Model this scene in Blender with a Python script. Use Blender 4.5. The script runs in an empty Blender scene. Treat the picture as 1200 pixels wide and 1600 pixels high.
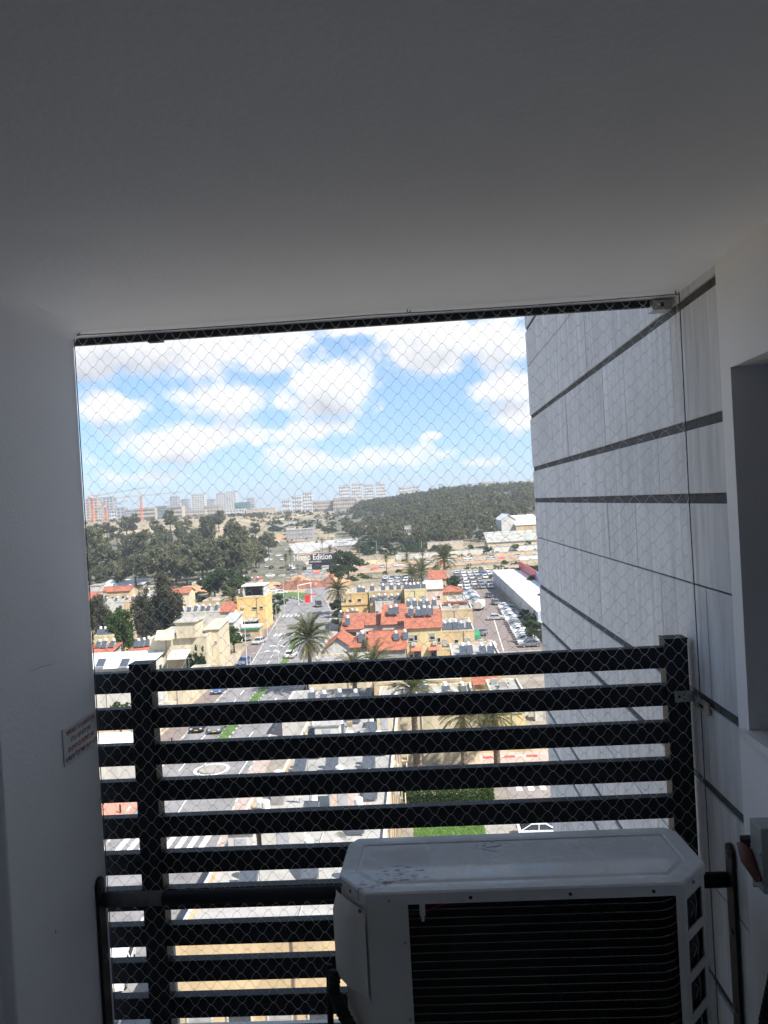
import bpy, math, random
import numpy as np
from mathutils import Vector, Matrix
R = math.radians
random.seed(7); NP = np.random.RandomState(7)
sc = bpy.context.scene; COL = sc.collection

# ------------------------------------------------------------------ camera
CAMZ, FPX = 30.0, 1200.0
psi, th, roll = math.atan2(54, FPX), R(0.62), R(3.26)
fw = np.array([-math.sin(psi)*math.cos(th), math.cos(psi)*math.cos(th), -math.sin(th)])
r0 = np.cross(fw, [0, 0, 1]); r0 /= np.linalg.norm(r0); u0 = np.cross(r0, fw)
rt = r0*math.cos(roll)-u0*math.sin(roll); up = u0*math.cos(roll)+r0*math.sin(roll)
cd = bpy.data.cameras.new('camera'); cam = bpy.data.objects.new('camera', cd); COL.objects.link(cam)
cam.matrix_world = Matrix(((rt[0], up[0], -fw[0], 0), (rt[1], up[1], -fw[1], 0), (rt[2], up[2], -fw[2], CAMZ), (0, 0, 0, 1)))
cd.sensor_width = 36; cd.lens = 27; cd.clip_start = 0.05; cd.clip_end = 30000
sc.camera = cam
# ------------------------------------------------------------------ light
SUN_EL, SUN_AZ = R(49), R(126)      # azimuth clockwise from +Y: behind the camera, to the east side
EXPOSURE = 2.25
sun_dir = Vector((math.sin(SUN_AZ)*math.cos(SUN_EL), math.cos(SUN_AZ)*math.cos(SUN_EL), math.sin(SUN_EL)))
sd = bpy.data.lights.new('sun', 'SUN'); so = bpy.data.objects.new('sun', sd); COL.objects.link(so)
sd.energy = 2.05; sd.angle = R(0.53); sd.color = (1, .95, .87)
so.rotation_euler = (-sun_dir).to_track_quat('-Z', 'Y').to_euler()
world = bpy.data.worlds.new('World'); sc.world = world; world.use_nodes = True
sc.view_settings.view_transform = 'Standard'; sc.view_settings.look = 'None'
sc.view_settings.exposure = EXPOSURE; sc.view_settings.gamma = 1
sc.view_settings.use_curve_mapping = False
sc.cycles.max_bounces = 9; sc.cycles.diffuse_bounces = 7; sc.cycles.volume_bounces = 0
sc.cycles.use_denoising = True
sc.cycles.caustics_reflective = False; sc.cycles.caustics_refractive = False


# measuring helpers: a pixel of the photograph -> a direction / a point on a known plane
def ray(px, py): return fw+rt*(px-600)/FPX-up*(py-800)/FPX
def gp(px, py, z=0.0):
    d = ray(px, py); t = (z-CAMZ)/d[2]; return Vector((d[0]*t, d[1]*t, z))
def atY(px, py, Y):
    d = ray(px, py); t = Y/d[1]; return Vector((d[0]*t, Y, CAMZ+d[2]*t))
def atX(px, py, X):
    d = ray(px, py); t = X/d[0]; return Vector((X, d[1]*t, CAMZ+d[2]*t))
def S(a, b, t):
    t = min(1, max(0, (t-a)/(b-a))); return t*t*(3-2*t)
def hgt(x, y):
    """height of the land"""
    if y < 300: return 0.0
    t = x/y
    k = S(-.27, -.17, t)
    y0 = 345*(1-k)+455*k
    A = 26*(1-k)+24*k+11*S(-.1, .06, t)
    y1 = 820*(1-k)+1150*k-150*S(-.1, .06, t)
    h = A*S(y0, y1, y)
    return h+1.2*math.sin(x*.011+1)*S(y0, y1, y)
def gt(px, py, z=0.0):
    """where the line of sight meets the land (z above it)"""
    d = ray(px, py); y = 20.0
    while y < 4000:
        t = y/d[1]
        if CAMZ+d[2]*t <= hgt(d[0]*t, y)+z: break
        y *= 1.006
    t = y/d[1]; return Vector((d[0]*t, y, hgt(d[0]*t, y)))

# ------------------------------------------------------------------ materials
MATS = {}
def nn(nt, t, **kw):
    n = nt.nodes.new(t)
    for k, v in kw.items(): setattr(n, k, v)
    return n
def mat(name, col, rough=.7, var=.12, scale=3.0, bump=0.0, metal=0.0, streak=0.0, bscale=None, spec=.5, coat=0, isl=0.0, tint=None):
    if name in MATS: return MATS[name]
    m = bpy.data.materials.new(name); m.use_nodes = True; nt = m.node_tree
    b = nt.nodes['Principled BSDF']; L = nt.links.new
    b.inputs['Roughness'].default_value = rough; b.inputs['Metallic'].default_value = metal
    b.inputs['Specular IOR Level'].default_value = spec
    b.inputs['Coat Weight'].default_value = coat
    tc = nn(nt, 'ShaderNodeTexCoord')
    mp = nn(nt, 'ShaderNodeMapping'); L(tc.outputs['Object'], mp.inputs['Vector'])
    if streak: mp.inputs['Scale'].default_value = (1, 1, streak)
    no = nn(nt, 'ShaderNodeTexNoise'); no.inputs['Scale'].default_value = scale; no.inputs['Detail'].default_value = 6
    no.inputs['Roughness'].default_value = .62
    L(mp.outputs[0], no.inputs['Vector'])
    rp = nn(nt, 'ShaderNodeValToRGB'); cr = rp.color_ramp
    cr.elements[0].position = .3; cr.elements[1].position = .7
    t2 = tint or col
    cr.elements[0].color = tuple(c*(1-var*1.6) for c in t2)+(1,)
    cr.elements[1].color = tuple(min(.95, c*(1+var)) for c in col)+(1,)
    L(no.outputs['Fac'], rp.inputs[0])
    out = rp.outputs[0]
    if isl:
        ge = nn(nt, 'ShaderNodeNewGeometry'); oi = nn(nt, 'ShaderNodeObjectInfo')
        ad = nn(nt, 'ShaderNodeMath', operation='ADD'); L(ge.outputs['Random Per Island'], ad.inputs[0]); L(oi.outputs['Random'], ad.inputs[1])
        mr = nn(nt, 'ShaderNodeMapRange'); mr.inputs['From Max'].default_value = 2; mr.inputs['To Min'].default_value = 1-isl; mr.inputs['To Max'].default_value = 1+isl
        L(ad.outputs[0], mr.inputs['Value'])
        hs = nn(nt, 'ShaderNodeHueSaturation'); L(mr.outputs[0], hs.inputs['Value']); L(out, hs.inputs['Color']); out = hs.outputs[0]
    L(out, b.inputs['Base Color'])
    if bump:
        n2 = nn(nt, 'ShaderNodeTexNoise'); n2.inputs['Scale'].default_value = bscale or scale*6; n2.inputs['Detail'].default_value = 4
        L(tc.outputs['Object'], n2.inputs['Vector'])
        bp = nn(nt, 'ShaderNodeBump'); bp.inputs['Strength'].default_value = bump; bp.inputs['Distance'].default_value = .02
        L(n2.outputs['Fac'], bp.inputs['Height']); L(bp.outputs[0], b.inputs['Normal'])
    MATS[name] = m; return m
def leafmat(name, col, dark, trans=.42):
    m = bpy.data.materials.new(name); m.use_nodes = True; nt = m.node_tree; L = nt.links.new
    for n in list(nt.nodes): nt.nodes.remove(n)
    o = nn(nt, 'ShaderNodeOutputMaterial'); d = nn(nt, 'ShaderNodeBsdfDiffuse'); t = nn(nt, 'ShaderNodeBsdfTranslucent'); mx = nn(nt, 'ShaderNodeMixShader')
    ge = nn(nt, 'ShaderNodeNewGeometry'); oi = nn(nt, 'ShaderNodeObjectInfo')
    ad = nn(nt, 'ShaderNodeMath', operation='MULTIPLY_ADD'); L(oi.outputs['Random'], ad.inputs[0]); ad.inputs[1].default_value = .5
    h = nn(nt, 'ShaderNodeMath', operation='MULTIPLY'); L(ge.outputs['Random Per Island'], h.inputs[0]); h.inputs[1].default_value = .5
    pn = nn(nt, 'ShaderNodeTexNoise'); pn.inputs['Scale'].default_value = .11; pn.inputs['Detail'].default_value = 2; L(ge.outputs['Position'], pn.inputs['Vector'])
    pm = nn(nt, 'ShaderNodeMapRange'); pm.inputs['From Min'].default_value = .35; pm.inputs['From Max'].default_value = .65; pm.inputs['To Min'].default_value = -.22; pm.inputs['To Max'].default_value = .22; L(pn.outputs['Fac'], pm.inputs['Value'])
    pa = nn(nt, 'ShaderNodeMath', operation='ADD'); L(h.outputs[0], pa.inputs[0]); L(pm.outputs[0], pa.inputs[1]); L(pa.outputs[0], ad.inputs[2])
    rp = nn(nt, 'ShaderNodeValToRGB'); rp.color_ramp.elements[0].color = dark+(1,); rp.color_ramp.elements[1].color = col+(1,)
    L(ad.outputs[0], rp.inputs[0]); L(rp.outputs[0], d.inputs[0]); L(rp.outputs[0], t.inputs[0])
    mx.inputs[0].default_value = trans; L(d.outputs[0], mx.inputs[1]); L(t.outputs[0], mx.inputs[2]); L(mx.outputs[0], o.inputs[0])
    MATS[name] = m; return m
PAINT = mat('white_paint', (.85, .86, .89), .75, .035, 1.6, .08, bscale=85)
CEIL = mat('ceiling_paint', (.85, .86, .88), .85, .04, 2.2, .10, bscale=70)
STONE = mat('stone_slab', (.72, .74, .78), .9, .15, 26, .35, streak=.12, bscale=520, isl=.10)
MORT = mat('dark_mortar', (.10, .105, .115), .95, .2, 20, .6, bscale=90)
def specks(m, dens=3.0, col=(.16, .15, .14, 1)):
    nt = m.node_tree; L = nt.links.new; b = nt.nodes['Principled BSDF']; src = b.inputs['Base Color'].links[0].from_socket; tc = nn(nt, 'ShaderNodeTexCoord')
    v = nn(nt, 'ShaderNodeTexVoronoi'); v.inputs['Scale'].default_value = dens; L(tc.outputs['Object'], v.inputs['Vector'])
    r = nn(nt, 'ShaderNodeMapRange'); r.inputs['From Min'].default_value = .012; r.inputs['From Max'].default_value = .022; r.inputs['To Min'].default_value = .7; r.inputs['To Max'].default_value = 0; L(v.outputs['Distance'], r.inputs['Value'])
    n = nn(nt, 'ShaderNodeTexNoise'); n.inputs['Scale'].default_value = 1.1; n.inputs['Detail'].default_value = 5; L(tc.outputs['Object'], n.inputs['Vector'])
    q = nn(nt, 'ShaderNodeMapRange'); q.inputs['From Min'].default_value = .45; q.inputs['From Max'].default_value = .75; q.inputs['To Max'].default_value = .10; L(n.outputs['Fac'], q.inputs['Value'])
    x = nn(nt, 'ShaderNodeMix'); x.data_type = 'RGBA'; L(r.outputs[0], x.inputs[0]); L(src, x.inputs[6]); x.inputs[7].default_value = col
    y = nn(nt, 'ShaderNodeMix'); y.data_type = 'RGBA'; L(q.outputs[0], y.inputs[0]); L(x.outputs[2], y.inputs[6]); y.inputs[7].default_value = (.42, .41, .38, 1); L(y.outputs[2], b.inputs['Base Color'])
specks(PAINT, 4.0); specks(CEIL, 2.6); specks(STONE, 9.0)
BLACK = mat('black_powder_coat', (.013, .016, .023), .55, .2, 8, .08, spec=.35)
CORD = leafmat('nylon_cord', (.84, .85, .86), (.8, .81, .82), .75)
STEEL = mat('galvanised_steel', (.42, .42, .41), .45, .15, 30, .1, metal=.6)
DULL = mat('dull_zinc', (.16, .165, .17), .6, .2, 30, .1, metal=.3)
ACW = mat('cabinet_paint', (.68, .672, .64), .42, .05, 4, .03)
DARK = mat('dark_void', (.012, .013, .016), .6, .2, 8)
WIRE = mat('guard_wire', (.15, .15, .155), .5, .1)
RUB = mat('black_rubber', (.012, .012, .013), .7, .2, 30)
ASPH = mat('asphalt', (.205, .197, .200), .9, .22, .3, .2, bscale=30)
BRICKP = mat('brown_paving', (.185, .15, .14), .9, .15, 1.2, .2, bscale=20)
PAVE = mat('pale_paving', (.28, .26, .235), .9, .15, .8)
WLINE = mat('road_paint', (.72, .72, .70), .7, .12, 4)
RLINE = mat('red_kerb_paint', (.52, .09, .08), .7, .1, 4)
SOIL = mat('orange_soil', (.40, .23, .125), .95, .2, .15, .5, bscale=1.5)
SHSOIL = mat('shaded_soil', (.20, .085, .055), .95, .2, .3, .5, bscale=1.5)  # dark red puts the shade of the berm's near face into colour
TAN = mat('tan_earth', (0.320, 0.256, 0.184), .95, .22, .12, .4, bscale=1)
GRASS = mat('lawn', (.085, .155, .035), .9, .25, 1.5, .5, bscale=25, tint=(.06, .11, .03))
CONC = mat('concrete', (.29, .28, .265), .9, .12, 1, .1)
TAR = mat('roof_tar_white', (.33, .32, .305), .85, .13, .8, .1)
GROOF = mat('grey_roof', (.29, .28, .27), .9, .15, .7, .1)
WHITE = mat('white_wall', (.50, .485, .45), .85, .13, .9, streak=.22)
WMET = mat('white_sheet_metal', (0.681, 0.690, 0.699), .5, .05, .6)
CREAM = mat('cream_plaster', (.53, .46, .33), .85, .13, .9, streak=.22)
PALEY = mat('pale_yellow_plaster', (.56, .46, .25), .85, .13, .9, streak=.22)
OCHRE = mat('ochre_plaster', (0.552, 0.368, 0.156), .85, .12, .6)
SAND = mat('sand_plaster', (.49, .37, .22), .85, .14, .8, streak=.2)
PINKW = mat('pink_plaster', (0.558, 0.441, 0.378), .85, .13, .9, streak=.22)
BGREY = mat('far_grey', (.36, .37, .39), .85, .1, .2)
BWHT = mat('far_white', (0.540, 0.531, 0.513), .85, .1, .2)
BTAN = mat('far_tan', (.44, .37, .30), .85, .1, .2)
ORNG = mat('crane_orange', (.62, .20, .05), .6, .1, 1)
REDM = mat('red_sheet', (.45, .04, .06), .5, .08, .5)
BLUEM = mat('blue_sheet', (.16, .28, .50), .5, .08, .5)
GREENM = mat('green_cover', (.03, .22, .12), .6, .15, 1)
PANEL = mat('solar_glass', (.07, .08, .10), .22, .2, 3)
TANK = mat('tank_white', (.74, .74, .72), .45, .05, 3)
GLASS = mat('window_glass', (.03, .035, .045), .12, .3, 2)
TRUNK = mat('bark', (.14, .10, .07), .95, .25, 3, .8, bscale=12)
PTRUNK = mat('palm_bark', (.17, .125, .085), .95, .3, 4, 1.0, streak=3, bscale=9)
SIGNW = mat('sign_board', (.66, .68, .70), .45, .02, 3)
SIGNR = mat('sign_red', (.42, .03, .05), .5, .05, 3)
SIGNP = mat('sign_purple', (.20, .05, .12), .5, .05, 3)
BSIGN = mat('shop_black', (.015, .017, .022), .5, .2, 1)
LAMPR = mat('red_lens', (.4, .02, .02), .3, .1); LAMPW = mat('clear_lens', (.7, .72, .74), .2, .05)
def tile_mat():
    m = mat('red_roof_tiles', (.42, .135, .075), .85, .22, 1.3, 0, tint=(.30, .115, .075)); nt = m.node_tree; L = nt.links.new
    b = nt.nodes['Principled BSDF']; tc = nn(nt, 'ShaderNodeTexCoord')
    w = nn(nt, 'ShaderNodeTexWave', wave_type='BANDS', bands_direction='X'); w.inputs['Scale'].default_value = 1.6; w.inputs['Distortion'].default_value = .4
    w2 = nn(nt, 'ShaderNodeTexWave', wave_type='BANDS', bands_direction='Z', wave_profile='SAW'); w2.inputs['Scale'].default_value = 1.6
    L(tc.outputs['Object'], w.inputs[0]); L(tc.outputs['Object'], w2.inputs[0])
    a = nn(nt, 'ShaderNodeMath', operation='ADD'); L(w.outputs['Fac'], a.inputs[0]); L(w2.outputs['Fac'], a.inputs[1])
    bp = nn(nt, 'ShaderNodeBump'); bp.inputs['Strength'].default_value = .8; bp.inputs['Distance'].default_value = .08
    L(a.outputs[0], bp.inputs['Height']); L(bp.outputs[0], b.inputs['Normal']); return m
TILE = tile_mat()
CARM = {k: mat('car_'+k, c, .28, .02, 2, coat=.6) for k, c in dict(white=(.74, .75, .76), silver=(.42, .43, .45), grey=(.14, .145, .155),
        black=(.015, .015, .018), blue=(.05, .10, .24), red=(.35, .03, .03)).items()}
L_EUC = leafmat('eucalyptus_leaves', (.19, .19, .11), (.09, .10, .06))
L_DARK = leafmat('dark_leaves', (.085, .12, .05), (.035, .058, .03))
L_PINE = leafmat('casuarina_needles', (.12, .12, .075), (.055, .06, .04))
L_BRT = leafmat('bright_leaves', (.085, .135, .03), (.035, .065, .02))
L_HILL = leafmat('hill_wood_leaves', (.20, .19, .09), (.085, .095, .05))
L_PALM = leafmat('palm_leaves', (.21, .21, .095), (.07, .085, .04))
L_DRY = leafmat('dry_palm_leaves', (.34, .25, .13), (.18, .12, .06))
L_CYP = leafmat('cypress_leaves', (.05, .09, .03), (.02, .04, .018))

# ------------------------------------------------------------------ mesh builder
class MB:
    def __init__(s): s.v = []; s.f = []; s.m = []; s.mats = []
    def mi(s, m):
        if m not in s.mats: s.mats.append(m)
        return s.mats.index(m)
    def add(s, vs, fs, m):
        k = len(s.v); s.v += [tuple(v) for v in vs]; i = s.mi(m)
        for f in fs: s.f.append(tuple(a+k for a in f)); s.m.append(i)
        return s
    def box(s, x0, x1, y0, y1, z0, z1, m, top=None):
        s.add([(x0, y0, z0), (x1, y0, z0), (x1, y1, z0), (x0, y1, z0), (x0, y0, z1), (x1, y0, z1), (x1, y1, z1), (x0, y1, z1)],
              [(0, 3, 2, 1), (0, 1, 5, 4), (1, 2, 6, 5), (2, 3, 7, 6), (3, 0, 4, 7)], m)
        s.add([(x0, y0, z1), (x1, y0, z1), (x1, y1, z1), (x0, y1, z1)], [(0, 1, 2, 3)], top or m); return s
    def prism(s, pts, z0, z1, m, top=None):
        n = len(pts)
        s.add([(p[0], p[1], z0) for p in pts]+[(p[0], p[1], z1) for p in pts], [tuple(range(n))[::-1]]+[(i, (i+1) % n, n+(i+1) % n, n+i) for i in range(n)], m)
        s.add([(p[0], p[1], z1) for p in pts], [tuple(range(n))], top or m); return s
    def prof(s, pts, axis, a, b, m):
        """pts 2-D profile extruded along axis 'x' (pts=(y,z)) or 'y' (pts=(x,z)) from a to b"""
        n = len(pts)
        q = lambda p, t: (t, p[0], p[1]) if axis == 'x' else (p[0], t, p[1])
        s.add([q(p, a) for p in pts]+[q(p, b) for p in pts], [tuple(range(n)), tuple(range(n, 2*n))[::-1]]+[((i+1) % n, i, n+i, n+(i+1) % n) for i in range(n)], m); return s
    def tube(s, pts, rad, m, n=6, cap=True):
        pts = [Vector(p) for p in pts]; k = len(s.v); i = s.mi(m); N = len(pts)
        rads = rad if isinstance(rad, (list, tuple)) else [rad]*N
        ref = None
        for j, p in enumerate(pts):
            d = (pts[min(j+1, N-1)]-pts[max(j-1, 0)]).normalized()
            if ref is None: ref = Vector((0, 0, 1)) if abs(d.z) < .9 else Vector((1, 0, 0))
            a = d.cross(ref).normalized(); b = a.cross(d); ref = b
            for q in range(n):
                t = 2*math.pi*q/n; s.v.append(tuple(p+(a*math.cos(t)+b*math.sin(t))*rads[j]))
        for j in range(N-1):
            for q in range(n):
                s.f.append((k+j*n+q, k+(j+1)*n+q, k+(j+1)*n+(q+1) % n, k+j*n+(q+1) % n)); s.m.append(i)
        if cap:
            s.f.append(tuple(k+q for q in range(n))); s.m.append(i)
            s.f.append(tuple(k+(N-1)*n+q for q in range(n))[::-1]); s.m.append(i)
        return s
    def mesh(s, name, smooth=False):
        me = bpy.data.meshes.new(name); me.from_pydata(s.v, [], s.f)
        for m in s.mats: me.materials.append(m)
        me.polygons.foreach_set('material_index', s.m)
        if smooth: me.polygons.foreach_set('use_smooth', [True]*len(s.f))
        me.update(); return me
    def build(s, name, parent=None, loc=None, rz=0, smooth=False):
        return link(name, s.mesh(name, smooth), parent, loc, rz)
def link(name, me, parent=None, loc=None, rz=0):
    o = bpy.data.objects.new(name, me); COL.objects.link(o)
    if parent: o.parent = parent
    if loc is not None: o.location = loc
    if rz: o.rotation_euler = (0, 0, rz)
    return o
def tag(o, label=None, cat=None, group=None, kind=None):
    if label: o['label'] = label
    if cat: o['category'] = cat
    if group: o['group'] = group
    if kind: o['kind'] = kind
    return o
def thing(name, label, cat, loc=(0, 0, 0), rz=0, group=None):
    o = link(name, None, None, loc, rz); return tag(o, label, cat, group)
KIDS = {}
def copy_tree(o, loc, rz=0, label=None, scale=None):
    r = o.copy(); COL.objects.link(r); r.location = loc; r.rotation_euler = (0, 0, rz)
    if scale: r.scale = scale
    if label: r['label'] = label
    for ch in o.children:
        c = ch.copy(); COL.objects.link(c); c.parent = r
        for g in ch.children:
            d = g.copy(); COL.objects.link(d); d.parent = c
    return r
def font_mesh(cu):
    o = bpy.data.objects.new('text', cu); COL.objects.link(o); dg = bpy.context.evaluated_depsgraph_get()
    me = bpy.data.meshes.new_from_object(o.evaluated_get(dg), depsgraph=dg); bpy.data.objects.remove(o); return me
def bevel(o, w=.004, seg=2):
    b = o.modifiers.new('bevel', 'BEVEL'); b.width = w; b.segments = seg; b.limit_method = 'ANGLE'; b.angle_limit = R(40); return o
ORD = ['first', 'second', 'third', 'fourth', 'fifth', 'sixth', 'seventh', 'eighth', 'ninth', 'tenth', 'eleventh', 'twelfth', 'thirteenth', 'fourteenth',
       'fifteenth', 'sixteenth', 'seventeenth', 'eighteenth', 'nineteenth', 'twentieth', 'twenty-first', 'twenty-second', 'twenty-third', 'twenty-fourth', 'twenty-fifth', 'twenty-sixth']

# ------------------------------------------------------------------ sky with clouds
def build_sky():
    nt = world.node_tree; L = nt.links.new
    for n in list(nt.nodes): nt.nodes.remove(n)
    out = nn(nt, 'ShaderNodeOutputWorld'); bg = nn(nt, 'ShaderNodeBackground'); bg.inputs['Strength'].default_value = .12
    sky = nn(nt, 'ShaderNodeTexSky', sky_type='NISHITA'); sky.sun_disc = False; sky.sun_elevation = SUN_EL; sky.sun_rotation = SUN_AZ
    sky.air_density = 1.0; sky.dust_density = .15; sky.ozone_density = 2.0
    # cloud field in (azimuth, elevation) space, measured in radians
    g = bpy.data.node_groups.new('cloud_field', 'ShaderNodeTree')
    g.interface.new_socket('P', in_out='INPUT', socket_type='NodeSocketVector'); g.interface.new_socket('D', in_out='OUTPUT', socket_type='NodeSocketFloat')
    gi = nn(g, 'NodeGroupInput'); go = nn(g, 'NodeGroupOutput'); GL = g.links.new
    nz = nn(g, 'ShaderNodeTexNoise'); nz.inputs['Scale'].default_value = 11; nz.inputs['Detail'].default_value = 9; nz.inputs['Roughness'].default_value = .56; nz.inputs['Distortion'].default_value = .25
    st = nn(g, 'ShaderNodeVectorMath', operation='MULTIPLY'); st.inputs[1].default_value = (1, 1.5, 1); GL(gi.outputs[0], st.inputs[0]); GL(st.outputs[0], nz.inputs['Vector'])
    big = nn(g, 'ShaderNodeTexNoise'); big.inputs['Scale'].default_value = 4; big.inputs['Detail'].default_value = 3; GL(st.outputs[0], big.inputs['Vector'])
    blobs = [(260, 540, 260, 75, 1.1), (130, 560, 90, 40, 1.0), (400, 560, 110, 45, .9), (690, 530, 175, 72, 1.1), (560, 512, 90, 26, .85), (760, 560, 70, 28, .7),
             (515, 612, 105, 72, 1.0), (445, 630, 50, 34, .9), (350, 622, 130, 42, .85), (505, 672, 110, 34, .9), (265, 692, 135, 46, 1.0), (300, 675, 60, 26, .6), (185, 705, 60, 20, .6),
             (795, 655, 90, 46, 1.0), (795, 605, 100, 42, .85), (470, 716, 80, 30, .8), (610, 716, 135, 28, .8), (680, 680, 26, 11, .7), (400, 691, 14, 9, .6), (170, 636, 105, 34, .85),
             (230, 745, 120, 16, .5), (740, 722, 70, 14, .5)]
    prev = None
    for px, py, rx, ry, w in blobs:
        d = ray(px, py); az = math.atan2(d[0], d[1]); el = math.atan2(d[2], math.hypot(d[0], d[1]))
        a = nn(g, 'ShaderNodeVectorMath', operation='SUBTRACT'); GL(gi.outputs[0], a.inputs[0]); a.inputs[1].default_value = (az, el, 0)
        b = nn(g, 'ShaderNodeVectorMath', operation='MULTIPLY'); GL(a.outputs[0], b.inputs[0]); b.inputs[1].default_value = (FPX/rx, FPX/ry, 0)
        c = nn(g, 'ShaderNodeVectorMath', operation='LENGTH'); GL(b.outputs[0], c.inputs[0])
        e = nn(g, 'ShaderNodeMath', operation='MULTIPLY_ADD'); GL(c.outputs['Value'], e.inputs[0]); e.inputs[1].default_value = -w; e.inputs[2].default_value = w
        if prev is None: prev = e.outputs[0]
        else:
            m = nn(g, 'ShaderNodeMath', operation='SMOOTH_MAX'); GL(prev, m.inputs[0]); GL(e.outputs[0], m.inputs[1]); m.inputs[2].default_value = .25; prev = m.outputs[0]
    # away from the measured clouds: the same broken cumulus goes on
    sx = nn(g, 'ShaderNodeSeparateXYZ'); GL(gi.outputs[0], sx.inputs[0])
    far = nn(g, 'ShaderNodeVectorMath', operation='SUBTRACT'); GL(gi.outputs[0], far.inputs[0]); far.inputs[1].default_value = (-.13, .1, 0)
    fm = nn(g, 'ShaderNodeVectorMath', operation='MULTIPLY'); GL(far.outputs[0], fm.inputs[0]); fm.inputs[1].default_value = (1, 1.8, 0)
    fl = nn(g, 'ShaderNodeVectorMath', operation='LENGTH'); GL(fm.outputs[0], fl.inputs[0])
    fr = nn(g, 'ShaderNodeMapRange', interpolation_type='SMOOTHSTEP'); GL(fl.outputs['Value'], fr.inputs['Value']); fr.inputs['From Min'].default_value = .3; fr.inputs['From Max'].default_value = .5
    bm = nn(g, 'ShaderNodeMath', operation='MULTIPLY_ADD'); GL(big.outputs['Fac'], bm.inputs[0]); bm.inputs[1].default_value = 3.2; bm.inputs[2].default_value = -1.45
    bx = nn(g, 'ShaderNodeMix'); bx.data_type = 'FLOAT'; GL(fr.outputs[0], bx.inputs[0]); GL(prev, bx.inputs[2]); GL(bm.outputs[0], bx.inputs[3])
    # lower limit so that empty sky stays empty
    lo = nn(g, 'ShaderNodeMath', operation='MAXIMUM'); GL(bx.outputs[0], lo.inputs[0]); lo.inputs[1].default_value = -.75
    ns = nn(g, 'ShaderNodeMath', operation='MULTIPLY_ADD'); GL(nz.outputs['Fac'], ns.inputs[0]); ns.inputs[1].default_value = 2.6; ns.inputs[2].default_value = -1.3
    sm = nn(g, 'ShaderNodeMath', operation='ADD'); GL(lo.outputs[0], sm.inputs[0]); GL(ns.outputs[0], sm.inputs[1]); GL(sm.outputs[0], go.inputs[0])
    tc = nn(nt, 'ShaderNodeTexCoord'); sp = nn(nt, 'ShaderNodeSeparateXYZ'); L(tc.outputs['Generated'], sp.inputs[0])
    az = nn(nt, 'ShaderNodeMath', operation='ARCTAN2'); L(sp.outputs[0], az.inputs[0]); L(sp.outputs[1], az.inputs[1])
    el = nn(nt, 'ShaderNodeMath', operation='ARCSINE'); L(sp.outputs[2], el.inputs[0])
    cb = nn(nt, 'ShaderNodeCombineXYZ'); L(az.outputs[0], cb.inputs[0]); L(el.outputs[0], cb.inputs[1])
    def field(off):
        v = nn(nt, 'ShaderNodeVectorMath', operation='ADD'); L(cb.outputs[0], v.inputs[0]); v.inputs[1].default_value = off
        q = nn(nt, 'ShaderNodeGroup'); q.node_tree = g; L(v.outputs[0], q.inputs[0]); return q.outputs[0]
    d0 = field((0, 0, 0)); d1 = field((.006, .026, 0))
    al = nn(nt, 'ShaderNodeMapRange', interpolation_type='SMOOTHSTEP'); L(d0, al.inputs['Value']); al.inputs['From Min'].default_value = .12; al.inputs['From Max'].default_value = .62
    # thickness above a point darkens it: grey bases, bright tops
    sh = nn(nt, 'ShaderNodeMapRange', interpolation_type='SMOOTHSTEP'); L(d1, sh.inputs['Value']); sh.inputs['From Min'].default_value = .22; sh.inputs['From Max'].default_value = 1.45
    cr = nn(nt, 'ShaderNodeMix'); cr.data_type = 'RGBA'; L(sh.outputs[0], cr.inputs[0])
    cr.inputs[6].default_value = (2.0, 2.0, 2.0, 1); cr.inputs[7].default_value = (1.14, 1.2, 1.35, 1)
    # fade low clouds into the pale horizon
    hz = nn(nt, 'ShaderNodeMapRange', interpolation_type='SMOOTHSTEP'); L(el.outputs[0], hz.inputs['Value']); hz.inputs['From Min'].default_value = .005; hz.inputs['From Max'].default_value = .075; hz.inputs['To Min'].default_value = .25
    am = nn(nt, 'ShaderNodeMath', operation='MULTIPLY'); L(al.outputs[0], am.inputs[0]); L(hz.outputs[0], am.inputs[1])
    sk = nn(nt, 'ShaderNodeMix'); sk.data_type = 'RGBA'; sk.blend_type = 'MULTIPLY'; sk.inputs[0].default_value = 1; L(sky.outputs[0], sk.inputs[6]); sk.inputs[7].default_value = (SKYT[0], SKYT[1], SKYT[2], 1)
    pale = nn(nt, 'ShaderNodeMix'); pale.data_type = 'RGBA'; pale.inputs[0].default_value = .46; L(sk.outputs[2], pale.inputs[6]); pale.inputs[7].default_value = (.74, 1.22, 1.70, 1)   # thin high haze over the whole sky
    mx = nn(nt, 'ShaderNodeMix'); mx.data_type = 'RGBA'; L(am.outputs[0], mx.inputs[0]); L(pale.outputs[2], mx.inputs[6]); L(cr.outputs[2], mx.inputs[7])
    L(mx.outputs[2], bg.inputs['Color']); L(bg.outputs[0], out.inputs['Surface'])
SKYT = (.24, .27, .34)
build_sky()
# ================================================================== the balcony
CZ = 30.563; FZ = 28.38; LX = -1.0; RX = .79
def struct(name, mb, **k): return tag(mb.build(name, **k), kind='structure')
struct('ceiling', MB().box(-1.6, 1.4, -2.2, 2.40, CZ, CZ+.25, CEIL))
struct('floor', MB().box(-1.6, 1.4, -2.2, 2.40, FZ-.25, FZ, mat('floor_tile', (.68, .66, .63), .5, .05, 2)))
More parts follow.
